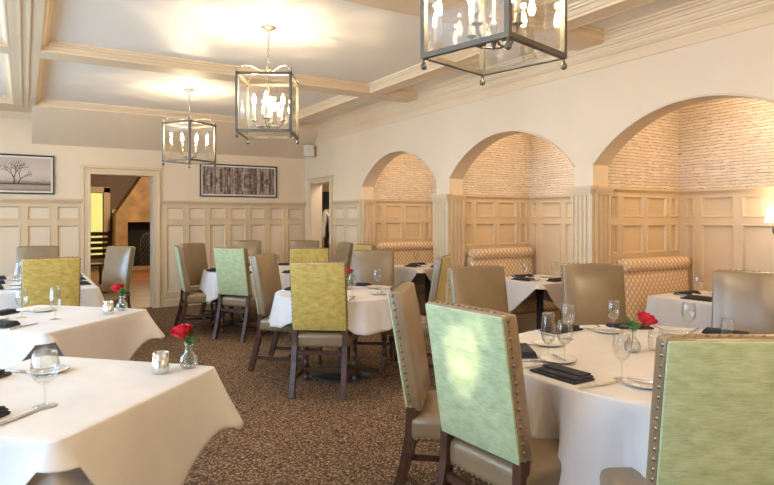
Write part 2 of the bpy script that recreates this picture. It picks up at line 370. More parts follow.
# right wall: a door, three arches
PY0, PY1, PZ = 8.90, 9.66, 2.03
ARCH = [6.875, 4.715, 2.61]; HW, SPR, RISE, TH = .945, 1.90, .44, .20
RAD = (HW*HW+RISE*RISE)/(2*RISE)
def arch_z(d): return SPR+RISE-RAD+math.sqrt(RAD*RAD-d*d)
mb = MB(); ZT = ZC+.05
def wq(y0, y1, z0a, z0b):
    mb.quad((XR,y0,z0a),(XR,y1,z0b),(XR,y1,ZT),(XR,y0,ZT))
edges = [(YF-.2, None)]
cuts = sorted([(c-HW, c+HW, 'a') for c in ARCH]+[(PY0, PY1, 'd')]); y = YF-.2
for y0, y1, k in cuts:
    wq(y, y0, 0, 0); y = y1
    if k == 'd':
        wq(y0, y1, PZ, PZ)
        mb.quad((XR,y0,0),(XR+TH,y0,0),(XR+TH,y0,PZ),(XR,y0,PZ)); mb.quad((XR,y1,0),(XR+TH,y1,0),(XR+TH,y1,PZ),(XR,y1,PZ)); mb.quad((XR,y0,PZ),(XR+TH,y0,PZ),(XR+TH,y1,PZ),(XR,y1,PZ))
    else:
        c = (y0+y1)/2; n = 48
        for i in range(n):
            a = y0+(y1-y0)*i/n; b = y0+(y1-y0)*(i+1)/n; za, zb = arch_z(a-c), arch_z(b-c)
            wq(a, b, za, zb); mb.quad((XR,a,za),(XR,b,zb),(XR+TH,b,zb),(XR+TH,a,za))
        for q in (y0, y1): mb.quad((XR,q,0),(XR+TH,q,0),(XR+TH,q,SPR),(XR,q,SPR))
wq(y, YB, 0, 0)
struct(mb.build('wall_right', 'wall'))
mb = MB()                                           # thin beads round the arch edges
for c in ARCH:
    pts = [(XR-.004, c-HW+2*HW*i/40, arch_z(-HW+2*HW*i/40)+.004) for i in range(41)]
    mb.tube(pts, .009, 6)
struct(mb.build('trim_4', 'wall'))
# outer walls the photograph does not show (behind and beside the camera), with the windows daylight enters by
def holed(fix, axis, u0, u1, holes, name):
    m = MB(); u = u0
    def b(ua, ub, za, zb):
        if axis == 'y': m.box(fix-.2, fix, ua, ub, za, zb)
        else: m.box(ua, ub, fix-.2, fix, za, zb)
    for a, c, z0, z1 in holes:
        b(u, a, 0, ZT+.1); b(a, c, 0, z0); b(a, c, z1, ZT+.1); u = c
    b(u, u1, 0, ZT+.1); struct(m.build(name, 'wall'))
WL = [(-.3,.6,.45,2.6),(1.4,3.2,.45,2.6),(4.0,5.8,.45,2.6),(6.6,8.4,.45,2.6)]
WF = []
holed(XL, 'y', YF-.2, YB+.2, WL, 'wall_left'); holed(YF, 'x', XL, XR+.3, WF, 'wall_front')
wn = 0
for side, H in (('y', WL), ('x', WF)):
    for a, c, z0, z1 in H:
        wn += 1; m = MB(); g = MB(); fr = [(0,0),(0,.06),(.05,.06),(.05,0)]
        o, u = (((XL-.13,a,z0),(0,1,0)) if side == 'y' else ((a,YF-.13,z0),(1,0,0)))
        w = (1,0,0) if side == 'y' else (0,1,0)
        m.ring(o, u, (0,0,1), w, c-a, z1-z0, fr)
        mid = (a+c)/2; zm = (z0+z1)/2
        if side == 'y': m.box(XL-.13,XL-.08,mid-.02,mid+.02,z0,z1); m.box(XL-.13,XL-.08,a,c,zm-.02,zm+.02); g.quad((XL-.1,a,z0),(XL-.1,c,z0),(XL-.1,c,z1),(XL-.1,a,z1))
        else: m.box(mid-.02,mid+.02,YF-.13,YF-.08,z0,z1); m.box(a,c,YF-.13,YF-.08,zm-.02,zm+.02); g.quad((a,YF-.1,z0),(c,YF-.1,z0),(c,YF-.1,z1),(a,YF-.1,z1))
        wo = struct(m.build('window_%d' % wn, 'trim')); g.build('pane', 'window', wo)
# alcoves
AX = 5.685
for c in ARCH:
    y0, y1 = c-HW-.025, c+HW+.025
    for z0, z1, nm, mt in ((0, 1.66, 'wall_alcove_base', 'trim'), (1.66, 2.72, 'wall_alcove', 'stone')):
        m = MB(); x0 = XR+TH
        m.quad((x0,y0,z0),(AX,y0,z0),(AX,y0,z1),(x0,y0,z1)); m.quad((x0,y1,z0),(AX,y1,z0),(AX,y1,z1),(x0,y1,z1)); m.quad((AX,y0,z0),(AX,y1,z0),(AX,y1,z1),(AX,y0,z1))
        if z0: m.quad((x0,y0,z1),(AX,y0,z1),(AX,y1,z1),(x0,y1,z1))
        for q0, q1 in ((y0, y0+.025), (y1-.025, y1)): m.quad((x0,q0,z0),(x0,q1,z0),(x0,q1,z1),(x0,q0,z1))
        if z0:
            n = 32
            for i in range(n):
                a = c-HW+2*HW*i/n; b = c-HW+2*HW*(i+1)/n
                m.quad((x0,a,arch_z(a-c)),(x0,b,arch_z(b-c)),(x0,b,z1),(x0,a,z1))
        struct(m.build(nm, mt))
# wainscot: stiles and rails standing proud of the panels
def wains(m, mp, U0, U1, cols, rows, th=.018, z0=.14, ztop=ZCAP-.03):
    def b(ua, ub, za, zb):
        if ub-ua < .002 or zb-za < .002: return
        vs = [mp(u, w, z) for u in (ua,ub) for w in (0,th) for z in (za,zb)]
        m.add(vs, [(0,1,3,2),(4,6,7,5),(0,4,5,1),(2,3,7,6),(0,2,6,4),(1,5,7,3)])
    z = z0
    for ra, rb in rows:
        b(U0, U1, z, ra); u = U0
        for ca, cb in cols: b(u, ca, ra, rb); u = cb
        b(u, U1, ra, rb); z = rb
        for ca, cb in cols:
            vs = []; pr = [(0,th),(.004,th+.008),(.014,th+.006),(.022,.006),(.03,.003)]
            for cu, cv, su, sv in ((ca,ra,1,1),(cb,ra,-1,1),(cb,rb,-1,-1),(ca,rb,1,-1)):
                for i, h in pr: vs.append(mp(cu+su*i, h, cv+sv*i))
            n = len(pr); m.add(vs, [(k*n+j, ((k+1)%4)*n+j, ((k+1)%4)*n+j+1, k*n+j+1) for k in range(4) for j in range(n-1)])
    b(U0, U1, z, ztop)
CAPP = [(0,1.635),(.024,1.635),(.028,1.65),(.04,1.662),(.045,1.675),(.062,1.683),(.066,1.70),(.062,1.712),(0,1.712)]
def cap(m, mp, U0, U1, prof=CAPP):
    n = len(prof); vs = [mp(U0, w, z) for w, z in prof]+[mp(U1, w, z) for w, z in prof]
    m.add(vs, [(j, j+1, n+j+1, n+j) for j in range(n-1)]); m.add([vs[j] for j in range(n)], [tuple(range(n))]); m.add([vs[n+j] for j in range(n)], [tuple(range(n))])
BASEP = [(0,0),(.022,0),(.022,.11),(.014,.13),(.008,.145),(0,.145)]
back = lambda u, w, z: (u, YB-w, z)
right = lambda u, w, z: (XR-w, u, z)
def cols_from(start, stop, stride, width):
    out = []; u = start
    while u+width <= stop+1e-6: out.append((u, u+width)); u += stride
    return out
ROWS = [(.22,1.325),(1.395,1.605)]
m = MB()
left_cols = [(.40-.375*k, .40-.375*k+.295) for k in range(8)][::-1]
wains(m, back, XL, DX0-.11, left_cols, ROWS); cap(m, back, XL, DX0-.11)
wains(m, back, DX1+.11, XR, cols_from(1.93, XR-.03, .345, .275), ROWS); cap(m, back, DX1+.11, XR)
struct(m.build('trim_5', 'trim'))
m = MB(); cap(m, back, XL, DX0-.11, BASEP); cap(m, back, DX1+.11, XR, BASEP); struct(m.build('baseboard_back', 'trim'))
m = MB()
wains(m, right, ARCH[0]+HW+.01, PY0-.10, [(7.92,8.30),(8.40,8.72)], ROWS); cap(m, right, ARCH[0]+HW, PY0-.10)
wains(m, right, YF, ARCH[2]-HW, cols_from(YF+.1, ARCH[2]-HW-.1, .45, .37), ROWS); cap(m, right, YF, ARCH[2]-HW)
struct(m.build('trim_6', 'trim'))
m = MB(); cap(m, right, ARCH[0]+HW, PY0-.10, BASEP); cap(m, right, YF, ARCH[2]-HW, BASEP); struct(m.build('baseboard_right', 'trim'))
m = MB(); mpl = lambda u, w, z: (XL+w, u, z); mpf = lambda u, w, z: (u, YF+w, z)
cap(m, mpl, YF, YB, BASEP); struct(m.build('baseboard_left', 'trim'))
m = MB(); cap(m, mpf, XL, XR, BASEP); struct(m.build('baseboard_front', 'trim'))
AR = [(.22,1.0),(1.085,1.365),(1.43,1.635)]
for c in ARCH:
    y0, y1 = c-HW-.025, c+HW+.025; x0 = XR+TH; m = MB()
    far = lambda u, w, z: (u, y1-w, z); near = lambda u, w, z: (u, y0+w, z); bk = lambda u, w, z: (AX-w, u, z)
    sc = [(x0+.055,x0+.155),(x0+.215,x0+.525),(x0+.585,x0+.895),(x0+.955,x0+1.08)]
    wains(m, far, x0, AX, sc, AR, ztop=1.66); wains(m, near, x0, AX, sc, AR, ztop=1.66)
    d = y1-3.605
    bc = sorted([(3.437+d,3.53+d),(3.047+d,3.366+d),(2.658+d,2.977+d),(2.269+d,2.588+d),(1.88+d,2.199+d),(1.715+d,1.81+d)])
    wains(m, bk, y0, y1, bc, [(.22,1.365),(1.43,1.635)], ztop=1.66)
    cp = [(0,1.65),(.02,1.65),(.024,1.665),(.04,1.68),(.05,1.69),(.05,1.71),(0,1.71)]
    cap(m, far, x0, AX, cp); cap(m, near, x0, AX, cp); cap(m, bk, y0, y1, cp)
    for f_ in (far, near): cap(m, f_, x0, AX, BASEP)
    cap(m, bk, y0, y1, BASEP); struct(m.build('trim_alcove', 'trim'))
# fluted pilasters
def fluted(m, mp, u0, u1, z0, z1, th, nf):
    pts = [(u0, 0), (u0, th)]; W = u1-u0; mg = W*.10; fw = (W-2*mg)/nf
    for k in range(nf):
        a = u0+mg+k*fw
        for j in range(7):
            t = PI*j/6; pts.append((a+fw*.5-fw*.38*math.cos(t), th-fw*.38*math.sin(t)*1.0))
    pts += [(u1, th), (u1, 0)]
    vs = [mp(u, w, z0) for u, w in pts]+[mp(u, w, z1) for u, w in pts]; n = len(pts)
    m.add(vs, [(j, j+1, n+j+1, n+j) for j in range(n-1)])
def block(m, mp, u0, u1, w, z0, z1, o=0):
    vs = [mp(u, ww, z) for u in (u0-o,u1+o) for ww in (-.001, w+o) for z in (z0,z1)]
    m.add(vs, [(0,1,3,2),(4,6,7,5),(0,4,5,1),(2,3,7,6),(0,2,6,4),(1,5,7,3)])
gaps = [(ARCH[1]+HW, ARCH[0]-HW), (ARCH[2]+HW, ARCH[1]-HW)]
for a, b in gaps:
    m = MB(); fluted(m, right, a-.012, b+.012, .2, 1.64, .035, 4)
    block(m, right, a, b, .045, 0, .2, .006)
    for z0, z1, o in ((1.635,1.65,.005),(1.65,1.668,.016),(1.668,1.688,.03),(1.688,1.714,.042)): block(m, right, a, b, .035, z0, z1, o)
    struct(m.build('trim_pilaster', 'trim'))
for c in ARCH:
    m = MB()
    for sgn in (1, -1):
        q = c+sgn*HW; mp = lambda u, w, z: (u, q-sgn*w, z)
        fluted(m, mp, XR+.005, XR+TH+.01, .2, 1.64, .028, 3); block(m, mp, XR+.003, XR+TH+.01, .04, 0, .2)
        for z0, z1, o in ((1.635,1.65,.002),(1.65,1.668,.008),(1.668,1.688,.016),(1.688,1.711,.026)): block(m, mp, XR+.003+o, XR+TH+.01, .03, z0, z1, o)
    struct(m.build('trim_jamb', 'trim'))
# cornice of the right wall
m = MB()
CP = [(0,2.75),(.018,2.75),(.018,2.815),(.026,2.82),(.03,2.832),(.05,2.842),(.085,2.872),(.09,2.885),(.105,2.89),(.11,2.902),(.135,2.908),(.15,2.922),(.165,2.931)]
cap(m, right, YF, 9.55, [(w*.62, z) for w, z in CP]); struct(m.build('trim_cornice', 'crown'))
# door casings
m = MB(); cp = [(-.115,0),(-.115,.035),(-.095,.04),(-.085,.028),(-.03,.024),(-.018,.03),(0,.026),(0,0)]
m.ring((DX0,YB,-.3),(1,0,0),(0,0,1),(0,-1,0),DX1-DX0,DZ+.3,cp)
m.box(DX0-.13,DX1+.13,YB-.05,YB,DZ+.10,DZ+.135); struct(m.build('trim_door_back', 'trim'))
m = MB(); m.ring((XR,PY0,-.3),(0,1,0),(0,0,1),(-1,0,0),PY1-PY0,PZ+.3,[(i*.85,h) for i,h in cp]); m.box(XR-.045,XR,PY0-.11,PY1+.11,PZ+.085,PZ+.11)
struct(m.build('trim_door_right', 'trim'))

# ------------------------------------------------------------------ lounge seen through the back doorway
LY = 18.6
struct(MB().quad((-1,YB+.1,-.001),(4.4,YB+.1,-.001),(4.4,LY+.5,-.001),(-1,LY+.5,-.001)).build('floor_lounge', 'planks'))
m = MB(); m.box(-1,4.4,LY,LY+.1,0,3.4); m.box(-1.1,-1,YB+T,LY+.1,0,3.4); m.box(4.4,4.5,YB+T,LY+.1,0,3.4); struct(m.build('wall_lounge', 'taupe'))
m = MB(); m.quad((-1,YB+T,3.3),(4.4,YB+T,3.3),(4.4,LY,2.75),(-1,LY,2.75)); struct(m.build('ceiling_lounge', 'taupe'))
ft = thing('fireplace', 'tan plaster fireplace with slanting chimney breast seen through the open doorway', 'fireplace', (3.6,LY-.3,0))
m = MB(); fy0, fy1 = -.45, .29
def prism(m, pts, ya, yb):
    n = len(pts); vs = [(x, ya, z) for x, z in pts]+[(x, yb, z) for x, z in pts]
    m.add(vs, [tuple(range(n)), tuple(range(2*n-1, n-1, -1))]+[(i, (i+1)%n, n+(i+1)%n, n+i) for i in range(n)])
prism(m, [(-1.46,0),(-1.15,0),(-1.15,1.32),(-1.46,1.32)], fy0, fy1)
prism(m, [(-1.46,1.32),(.79,1.32),(.79,2.7),(-.72,2.7),(-1.46,1.55)], fy0, fy1)
prism(m, [(-.15,0),(.79,0),(.79,1.32),(-.15,1.32)], fy0, fy1); m.build('chimney_breast', 'lounge', ft)
m = MB(); m.box(-1.15,-.15,.1,.28,0,1.32); m.box(-1.15,-.15,fy0,.1,0,.02); m.build('firebox', 'soot', ft)
m = MB(); m.box(-1.25,-.05,fy0-.35,fy0,0,.09); m.build('hearth', 'lounge', ft)
fs = thing('fire_screen', 'black crisscross fire screen standing before the fireplace', 'fire screen', (3.05,LY-.9,.09))
m = MB(); m.tube([(-.3,0,0),(-.3,0,.7),(-.2,0,.88),(0,0,.95),(.2,0,.88),(.3,0,.7),(.3,0,0),(-.3,0,0)], .014, 6)
m.box(-.36,-.24,-.12,.12,0,.02); m.box(.24,.36,-.12,.12,0,.02); m.build('frame', 'metal', fs)
m = MB()
for k in range(-7, 8):
    for sg in (1, -1):
        p = []
        for j in range(13):
            z = .9*j/12; x = k*.09+sg*(z-.45)*.6
            if abs(x) < .3 and z < .95-.6*max(0, abs(x)-.1): p.append((x, 0, z))
        if len(p) > 1: m.tube(p, .006, 4)
m.build('mesh', 'metal', fs)
cg = 'pillar candles by the fire'
cn0 = None
for i, (dx, h) in enumerate(((.42,.16),(.52,.24),(.47,.34))):
    m = MB(); m.lathe([(0,0),(.035,0),(.035,h),(.03,h+.004),(0,h)], seg=12)
    o = tag(m.build('pillar_candle', 'wax', loc=(3.05+dx, LY-.85-.12*(i%2), .09)), ['short white pillar candle on the hearth beside the fire screen','medium white pillar candle on the hearth beside the fire screen','tall white pillar candle on the hearth beside the fire screen'][i], 'candle', cg)
    f = MB().lathe([(0,0),(.014,.012),(.016,.025),(.008,.045),(0,.06)], (0,0,h), 8).build('flame', 'bulb', o)
wt = thing('curtained_window', 'sunlit yellow curtain over a tall window beyond the doorway', 'window', (1.68,LY-.02,0))
m = MB(); n = 40
vs = [(-.24+.44*i/n, -.05+.02*math.sin(i*1.7), z) for i in range(n+1) for z in (.35,2.14)]
m.add(vs, [(2*i,2*i+2,2*i+3,2*i+1) for i in range(n)], True); m.build('curtain', 'curtain', wt)
m = MB(); m.box(.24,.40,-.05,0,0,2.3); m.box(-.32,.40,-.05,0,2.16,2.32); m.box(.44,.68,-.16,0,1.58,1.68); m.build('window_frame', 'trim', wt)

lc = thing('side_chair', 'dark high-backed side chair in front of the sunlit yellow curtain', 'chair', (1.26,13.9,0), R(15))
for sx in (-1, 1):
    MB().bar([(sx*.2,-.2,0),(sx*.2,-.18,.45),(sx*.2,-.25,1.16)], .04).build('leg', 'wood', lc); MB().bar([(sx*.19,.2,0),(sx*.19,.2,.43)], .04).build('leg', 'wood', lc)
MB().rbox((0,0,.445), (.46,.44,.04), .015, 3).build('seat', 'wood', lc)
for k in range(5): MB().box(-.2,.2,-.215-.018*k,-.195-.018*k,.58+.12*k,.66+.12*k).build('back_slat', 'wood', lc)
# ------------------------------------------------------------------ hall beyond the side doorway
m = MB(); m.box(6.4,6.5,7.95,12,0,3); m.box(XR+TH,6.5,12,12.1,0,3); m.box(AX+.05,6.5,7.95,8.0,0,3); m.box(XR+TH,6.5,7.95,12.1,2.7,2.8); m.box(XR+TH-.02,XR+TH,YB,12,0,3)
m.box(XR+TH,AX+.1,7.93,8.0,0,3)
struct(m.build('wall_hall', 'wall'))
struct(MB().quad((XR+TH,YB+.1,0),(6.5,YB+.1,0),(6.5,12.1,0),(XR+TH,12.1,0)).build('floor_hall', 'carpet'))
m = MB(); m.box(5.66,6.35,11.95,12.0,0,2.02); struct(m.build('dark_opening_hall', 'dark_opening'))  # dark panel painted in where the hall has a shaded opening

# ------------------------------------------------------------------ chairs
def make_chair(fab):
    t = thing('dining_chair', '', 'chair')
    lean = lambda p: (p[0], p[1]-.16*(p[2]+.0)-.05*max(0, p[2])**2, p[2])
    W, Hb, D = .45, .56, .068; zc = .795
    bk = MB().rbox((0,-.255,zc), (W, D, Hb), .013, 5, [(1,1,.02),(2,1,.005)], fn=lean).build('backrest', 'leather', t)
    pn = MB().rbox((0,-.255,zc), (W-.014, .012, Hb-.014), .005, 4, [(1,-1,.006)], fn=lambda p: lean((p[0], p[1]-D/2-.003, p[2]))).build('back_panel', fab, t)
    n = 17
    for sx in (-1, 1):
        m = MB()
        for i in range(n):
            z = -Hb/2+.02+(Hb-.04)*i/(n-1); q = lean((sx*(W/2-.001), -.018, z)); m.dome((q[0], q[1]-.255, q[2]+zc), (sx,0,0), .0088, .006)
        m.build('nailhead_trim', 'nail', bk)
    m = MB()
    for i in range(13):
        x = -W/2+.03+(W-.06)*i/12; w_ = 1-abs(x/(W/2))**3; q = lean((x, -.02, Hb/2-.001)); m.dome((q[0], q[1]-.255, q[2]+zc+.005*w_), (0,-.16,1), .0088, .006)
    m.build('nailhead_trim', 'nail', bk)
    st = MB().rbox((0,.0,.435), (.48,.47,.115), .03, 5, [(2,1,.022)], fn=lambda p: (p[0]*(1+.12*p[1]), p[1], p[2])).build('seat', 'leather', t)
    for sx in (-1, 1):
        m = MB()
        for i in range(15):
            y = -.2+.4*i/14; m.dome((sx*.24*(1+.12*y), y, .392), (sx,0,0), .007, .005)
        m.build('nailhead_trim', 'nail', st)
    for sy in (-1, 1):
        m = MB()
        for i in range(14):
            x = -.21+.42*i/13; m.dome((x*(1.05 if sy > 0 else .97), sy*.234, .392), (0,sy,0), .007, .005)
        m.build('nailhead_trim', 'nail', st)
    for sx in (-1, 1):                              # rear legs: square, sweeping back
        MB().bar([(sx*.205,-.335,0),(sx*.205,-.30,.12),(sx*.205,-.262,.26),(sx*.205,-.235,.40),(sx*.205,-.228,.535)], .042, .046).build('leg', 'wood', t)
        pr = [(0,0),(.017,0),(.022,.012),(.024,.025),(.016,.04),(.014,.05)]
        pr += [(.021,.06),(.023,.10),(.023,.165),(.021,.17),(.014,.178),(.020,.19),(.027,.215),(.024,.24),(.014,.258),(.020,.27),(.024,.285),(.018,.305),(.015,.315),(.024,.33),(.027,.345),(.027,.39),(0,.39)]
        MB().lathe(pr, (sx*.215,.195,0), 12).build('leg', 'wood', t)
    for sx in (-1, 1):
        MB().bar([(sx*.208,-.295,.13),(sx*.213,.195,.13)], .022, .034, (0,0,1)).build('stretcher', 'wood', t)
    MB().bar([(-.21,.02,.135),(.21,.02,.135)], .022, .03, (0,0,1)).build('stretcher', 'wood', t)
    MB().bar([(-.21,-.245,.34),(.21,-.245,.34)], .02, .035, (0,0,1)).build('stretcher', 'wood', t)
    return t
PROTO = {}
def chair(ab, f, fab, label, world=False):
    x, y = ab if world else plan(*ab)
    fx, fy = f if world else plan(*f); L = math.hypot(fx, fy); fx /= L; fy /= L
    loc = (x+fx*.29, y+fy*.29, 0); rz = math.atan2(-fx, fy); g = 'studded dining chairs'
    if fab not in PROTO:
        c = make_chair(fab); c.location = loc; c.rotation_euler.z = rz; c['label'] = label; c['group'] = g; PROTO[fab] = c; return c
    return dup(PROTO[fab], loc, rz, label, g)
# big round table
chair((.325,2.30), (.82,.57), 'mint', 'daylit mint velvet backed chair with a bright patch of sunlight on its back')
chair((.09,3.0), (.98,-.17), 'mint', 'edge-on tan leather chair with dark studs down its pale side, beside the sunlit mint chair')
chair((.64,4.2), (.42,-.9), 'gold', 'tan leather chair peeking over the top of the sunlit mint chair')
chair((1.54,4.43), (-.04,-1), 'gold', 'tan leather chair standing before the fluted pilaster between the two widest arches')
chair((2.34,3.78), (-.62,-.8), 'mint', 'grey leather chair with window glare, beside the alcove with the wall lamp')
chair((1.025,1.74), (0.02,1), 'mint', 'big daylit green velvet chair back cut off by the corner of the picture')
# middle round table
chair((-.545,4.70), (.10,1), 'gold', 'lamplit gold velvet backed chair with splayed rear legs, alone in the open aisle')
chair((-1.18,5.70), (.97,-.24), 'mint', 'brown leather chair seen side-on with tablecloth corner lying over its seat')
chair((.50,5.36), (-.97,.25), 'gold', 'narrow lamplit gold backed chair seen from the edge by the fluted pilaster')
chair((-.15,6.4), (-.05,-1), 'mint', 'square tan leather chair facing the lamplit gold chair across the pedestal table')
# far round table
chair((-1.82,6.9), (.42,.9), 'mint', 'pale daylit mint backed chair with blue-grey seat, before the far round table')
chair((-.90,6.85), (-.1,1), 'gold', 'lamplit gold velvet backed chair half hidden behind the lamplit gold chair in the aisle')
chair((-2.58,7.35), (.90,.43), 'mint', 'side-on chair with a sliver of daylit mint back, next to the open doorway')
chair((-2.66,8.1), (.93,-.37), 'gold', 'tan leather chair behind the sliver of daylit mint, near the back wall')
chair((-2.18,9.15), (.2,-.98), 'gold', 'brown leather chair top rising behind the pale daylit mint chair')
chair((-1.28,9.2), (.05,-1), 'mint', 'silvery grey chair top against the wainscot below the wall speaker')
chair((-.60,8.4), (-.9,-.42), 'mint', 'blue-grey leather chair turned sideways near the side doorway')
chair((3.84,6.80), (1,0), 'gold', 'sliver of lamplit gold chair back before the narrowest alcove', True)
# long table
chair((.20,5.98), (.0,1), 'gold', 'lamplit gold velvet chair at the end of the long table, back towards us', True)
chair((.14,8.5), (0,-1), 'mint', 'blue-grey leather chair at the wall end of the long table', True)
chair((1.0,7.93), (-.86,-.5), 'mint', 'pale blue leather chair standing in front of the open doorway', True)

# ------------------------------------------------------------------ tables and cloths
ZTAB = .745; ZT_ = .752
def table(name, label, loc, shape, w=0, l=0, rz=0):
    t = thing('dining_table', label, 'table', (*loc, 0), rz)
    m = MB()
    if shape == 'round': m.lathe([(0,ZTAB-.03),(w,ZTAB-.03),(w,ZTAB),(0,ZTAB)], seg=48, smooth=False)
    else: m.box(-w/2,w/2,-l/2,l/2,ZTAB-.03,ZTAB)
    m.build('tabletop', 'board', t)
    cs = [(0,0)] if l < 1.3 else [(0,-l/3.2),(0,l/3.2)]
    for cx, cy in cs:
        MB().lathe([(0,.02),(.045,.02),(.05,.06),(.04,.10),(.038,.6),(.06,.68),(.11,.71),(.11,ZTAB-.03),(0,ZTAB-.03)], (cx,cy,0), 20).build('pedestal', 'base_iron', t)
        br = .30 if shape == 'round' else .25
        MB().lathe([(0,0),(br,0),(br,.012),(br*.9,.025),(.1,.05),(.05,.06),(0,.06)], (cx,cy,0), 28).build('base', 'base_iron', t)
    return t
def cloth(label, loc, rz, per, drops, flares, waves, rings=12, name='tablecloth'):
    n = len(per); vs, fs = [], []
    sc = [.0, .35, .7, .93, 1]
    rows = []
    for s in sc[1:]:
        rows.append([(x*s, y*s, 0) for x, y, nx, ny in per])
    rows.append([(x+nx*.004, y+ny*.004, -.002) for x, y, nx, ny in per]); rows.append([(x+nx*.007, y+ny*.007, -.009) for x, y, nx, ny in per])
    for j in range(1, rings+1):
        f = j/rings; r = []
        for i, (x, y, nx, ny) in enumerate(per):
            o = .008+flares[i]*f**1.1+waves[i]*f**.8; r.append((x+nx*o, y+ny*o, -.009-drops[i]*f))
        rows.append(r)
    vs = [(0,0,0)]
    for r in rows: vs += r
    for i in range(n): fs.append((0, 1+i, 1+(i+1)%n))
    for k in range(len(rows)-1):
        for i in range(n):
            j = (i+1)%n; fs.append((1+k*n+i, 1+k*n+j, 1+(k+1)*n+j, 1+(k+1)*n+i))
    m = MB(); m.add(vs, fs, True); o = m.build(name, 'linen', loc=(*loc, ZT_), rz=rz)
    s = o.modifiers.new('thickness', 'SOLIDIFY'); s.thickness = .003; s.offset = -1
    return tag(o, label, 'tablecloth', 'white tablecloths')
def round_per(r, n=160): return [(r*math.cos(TAU*i/n), r*math.sin(TAU*i/n), math.cos(TAU*i/n), math.sin(TAU*i/n)) for i in range(n)]
def rect_per(w, l, k=36, r=.03):
    out = []; cs = [(w/2-r,-l/2+r,-90),(w/2-r,l/2-r,0),(-w/2+r,l/2-r,90),(-w/2+r,-l/2+r,180)]
    tags = []
    for q in range(4):
        cx, cy, a0 = cs[q]
        for j in range(7):
            a = R(a0+15*j); out.append((cx+r*math.cos(a), cy+r*math.sin(a), math.cos(a), math.sin(a))); tags.append((q, 0., j/6))
        nx_, ny_, _ = cs[(q+1)%4]; a = R(a0+90)
        p0 = (cx+r*math.cos(a), cy+r*math.sin(a)); p1 = (nx_+r*math.cos(a), ny_+r*math.sin(a))
        for j in range(1, k):
            f = j/k; out.append((p0[0]+(p1[0]-p0[0])*f, p0[1]+(p1[1]-p0[1])*f, math.cos(a), math.sin(a))); tags.append((q, f, -1))
    return out, tags
def round_cloth(label, loc, rz, r, half, seed, lim=1.3, amp=.022, seats=(), lap=.225):
    rnd = random.Random(seed); per = round_per(r); n = len(per); ph = [rnd.uniform(0, TAU) for _ in range(4)]
    dr, fl, wv = [], [], []
    for i in range(n):
        t = TAU*i/n; m = max(abs(math.cos(t)), abs(math.sin(t))); d = half/m; d = min(d, half*lim)-r
        c = 1-abs(((t-PI/4) % (PI/2))/(PI/4)-1) if True else 0
        cn = abs(math.sin(2*t))**3
        kk = max([0]+[max(0, 1-(abs((t+rz-q+PI) % TAU-PI)/hwid)**6) for q, hwid in seats]); d = d*(1-kk)+min(d, lap)*kk
        dr.append(d+.008*math.sin(7*t+ph[0])); fl.append(.02+.035*cn)
        wv.append((1-.8*kk)*amp*math.sin(17*t+ph[1]+.8*math.sin(3*t+ph[3]))+amp*.45*math.sin(31*t+ph[2]))
    return cloth(label, loc, rz, per, dr, fl, wv)
def square_cloth(label, loc, rz, w, l, corner, mid, flare, seed, amp=.010, out=.015, tip=(0,0,0,0)):
    # corner[q]: drop at each corner; mid[q]: drop half way along the side after it
    rnd = random.Random(seed); per, tags = rect_per(w, l); ph = [rnd.uniform(0, TAU) for _ in range(3)]
    dr, fl, wv = [], [], []
    for i, (q, f, c) in enumerate(tags):
        q2 = (q+1) % 4
        if c >= 0: d = corner[q]; k = 1
        else:
            d = (corner[q]+(mid[q]-corner[q])*2*f) if f < .5 else (mid[q]+(corner[q2]-mid[q])*(2*f-1))
            k = max(0, 1-min(f, 1-f)*4)
        fq = flare[q] if (c >= 0 or f < .5) else flare[q2]
        kt = 1 if c >= 0 else max(0, 1-min(f, 1-f)*8)
        d += tip[q if (c >= 0 or f < .5) else q2]*kt*kt
        dr.append(d+.004*math.sin(i*.23+ph[0])); fl.append(out+fq*k*k); wv.append(amp*math.sin(i*.19+ph[1])+amp*.5*math.sin(i*.41+ph[2]))
    return cloth(label, loc, rz, per, dr, fl, wv)
TA, TB, TC = plan(1.42,2.85), plan(-.40,5.40), plan(-1.6,7.8)
RA, RB, RC = .865, .60, .78
def sa(fa, fb):                                     # survey direction -> room angle
    x, y = plan(fa, fb); return math.atan2(y, x)
sv = lambda deg: R(deg)-YAW
table('a', 'round table under the pink-shadowed cloth beside the sunlit mint chair', TA, 'round', RA)
round_cloth('pinkish white cloth on the round table with six settings, hanging in deep folds', TA, sv(228-45), RA+.006, RA+.27, 3, 1.13, .085,
            [(sa(-1.15,-.45),.15), (sa(-1.33,.15),.2), (sa(-.36,-1.1),.13), (sa(.92,.93),.2)])
table('b', 'round table on a black disc foot behind the lamplit gold chair in the aisle', TB, 'round', RB)
round_cloth('white cloth on the pedestal table, one corner over the brown chair seat', TB, sv(201-45), RB+.006, RB+.17, 5, 1.12, .014,
            [(sa(-.145,-.7),.42), (sa(-.8,.3),.42), (sa(.9,0),.42), (sa(.25,1),.42)], .20)
table('c', 'far round table ringed by chairs near the back wall', TC, 'round', RC)
round_cloth('white cloth on the far round table near the back wall', TC, sv(255), RC+.006, RC+.24, 9, 1.12, .022,
            [(sa(-.22,-.9),.3), (sa(.75,-.9),.3), (sa(1,.6),.3), (sa(-.9,-.4),.3), (sa(-1.06,.3),.3)], .215)
TD, TE, TF = (.08,2.68), (.10,4.64), (.13,7.2)
table('d', 'square table set diagonally, carrying the silver votive and the rose in full view', TD, 'sq', .92, .92, R(45))
square_cloth('blue-white cloth on the diagonal table with the silver votive cup', TD, R(45), .93, .93, [.15,.12,.12,.07], [.46,.5,.5,.60], [.10,.05,.05,.03], 4, tip=(.10,.04,.04,0))
table('e', 'square diagonal table behind the one carrying the silver votive', TE, 'sq', .94, .94, R(45))
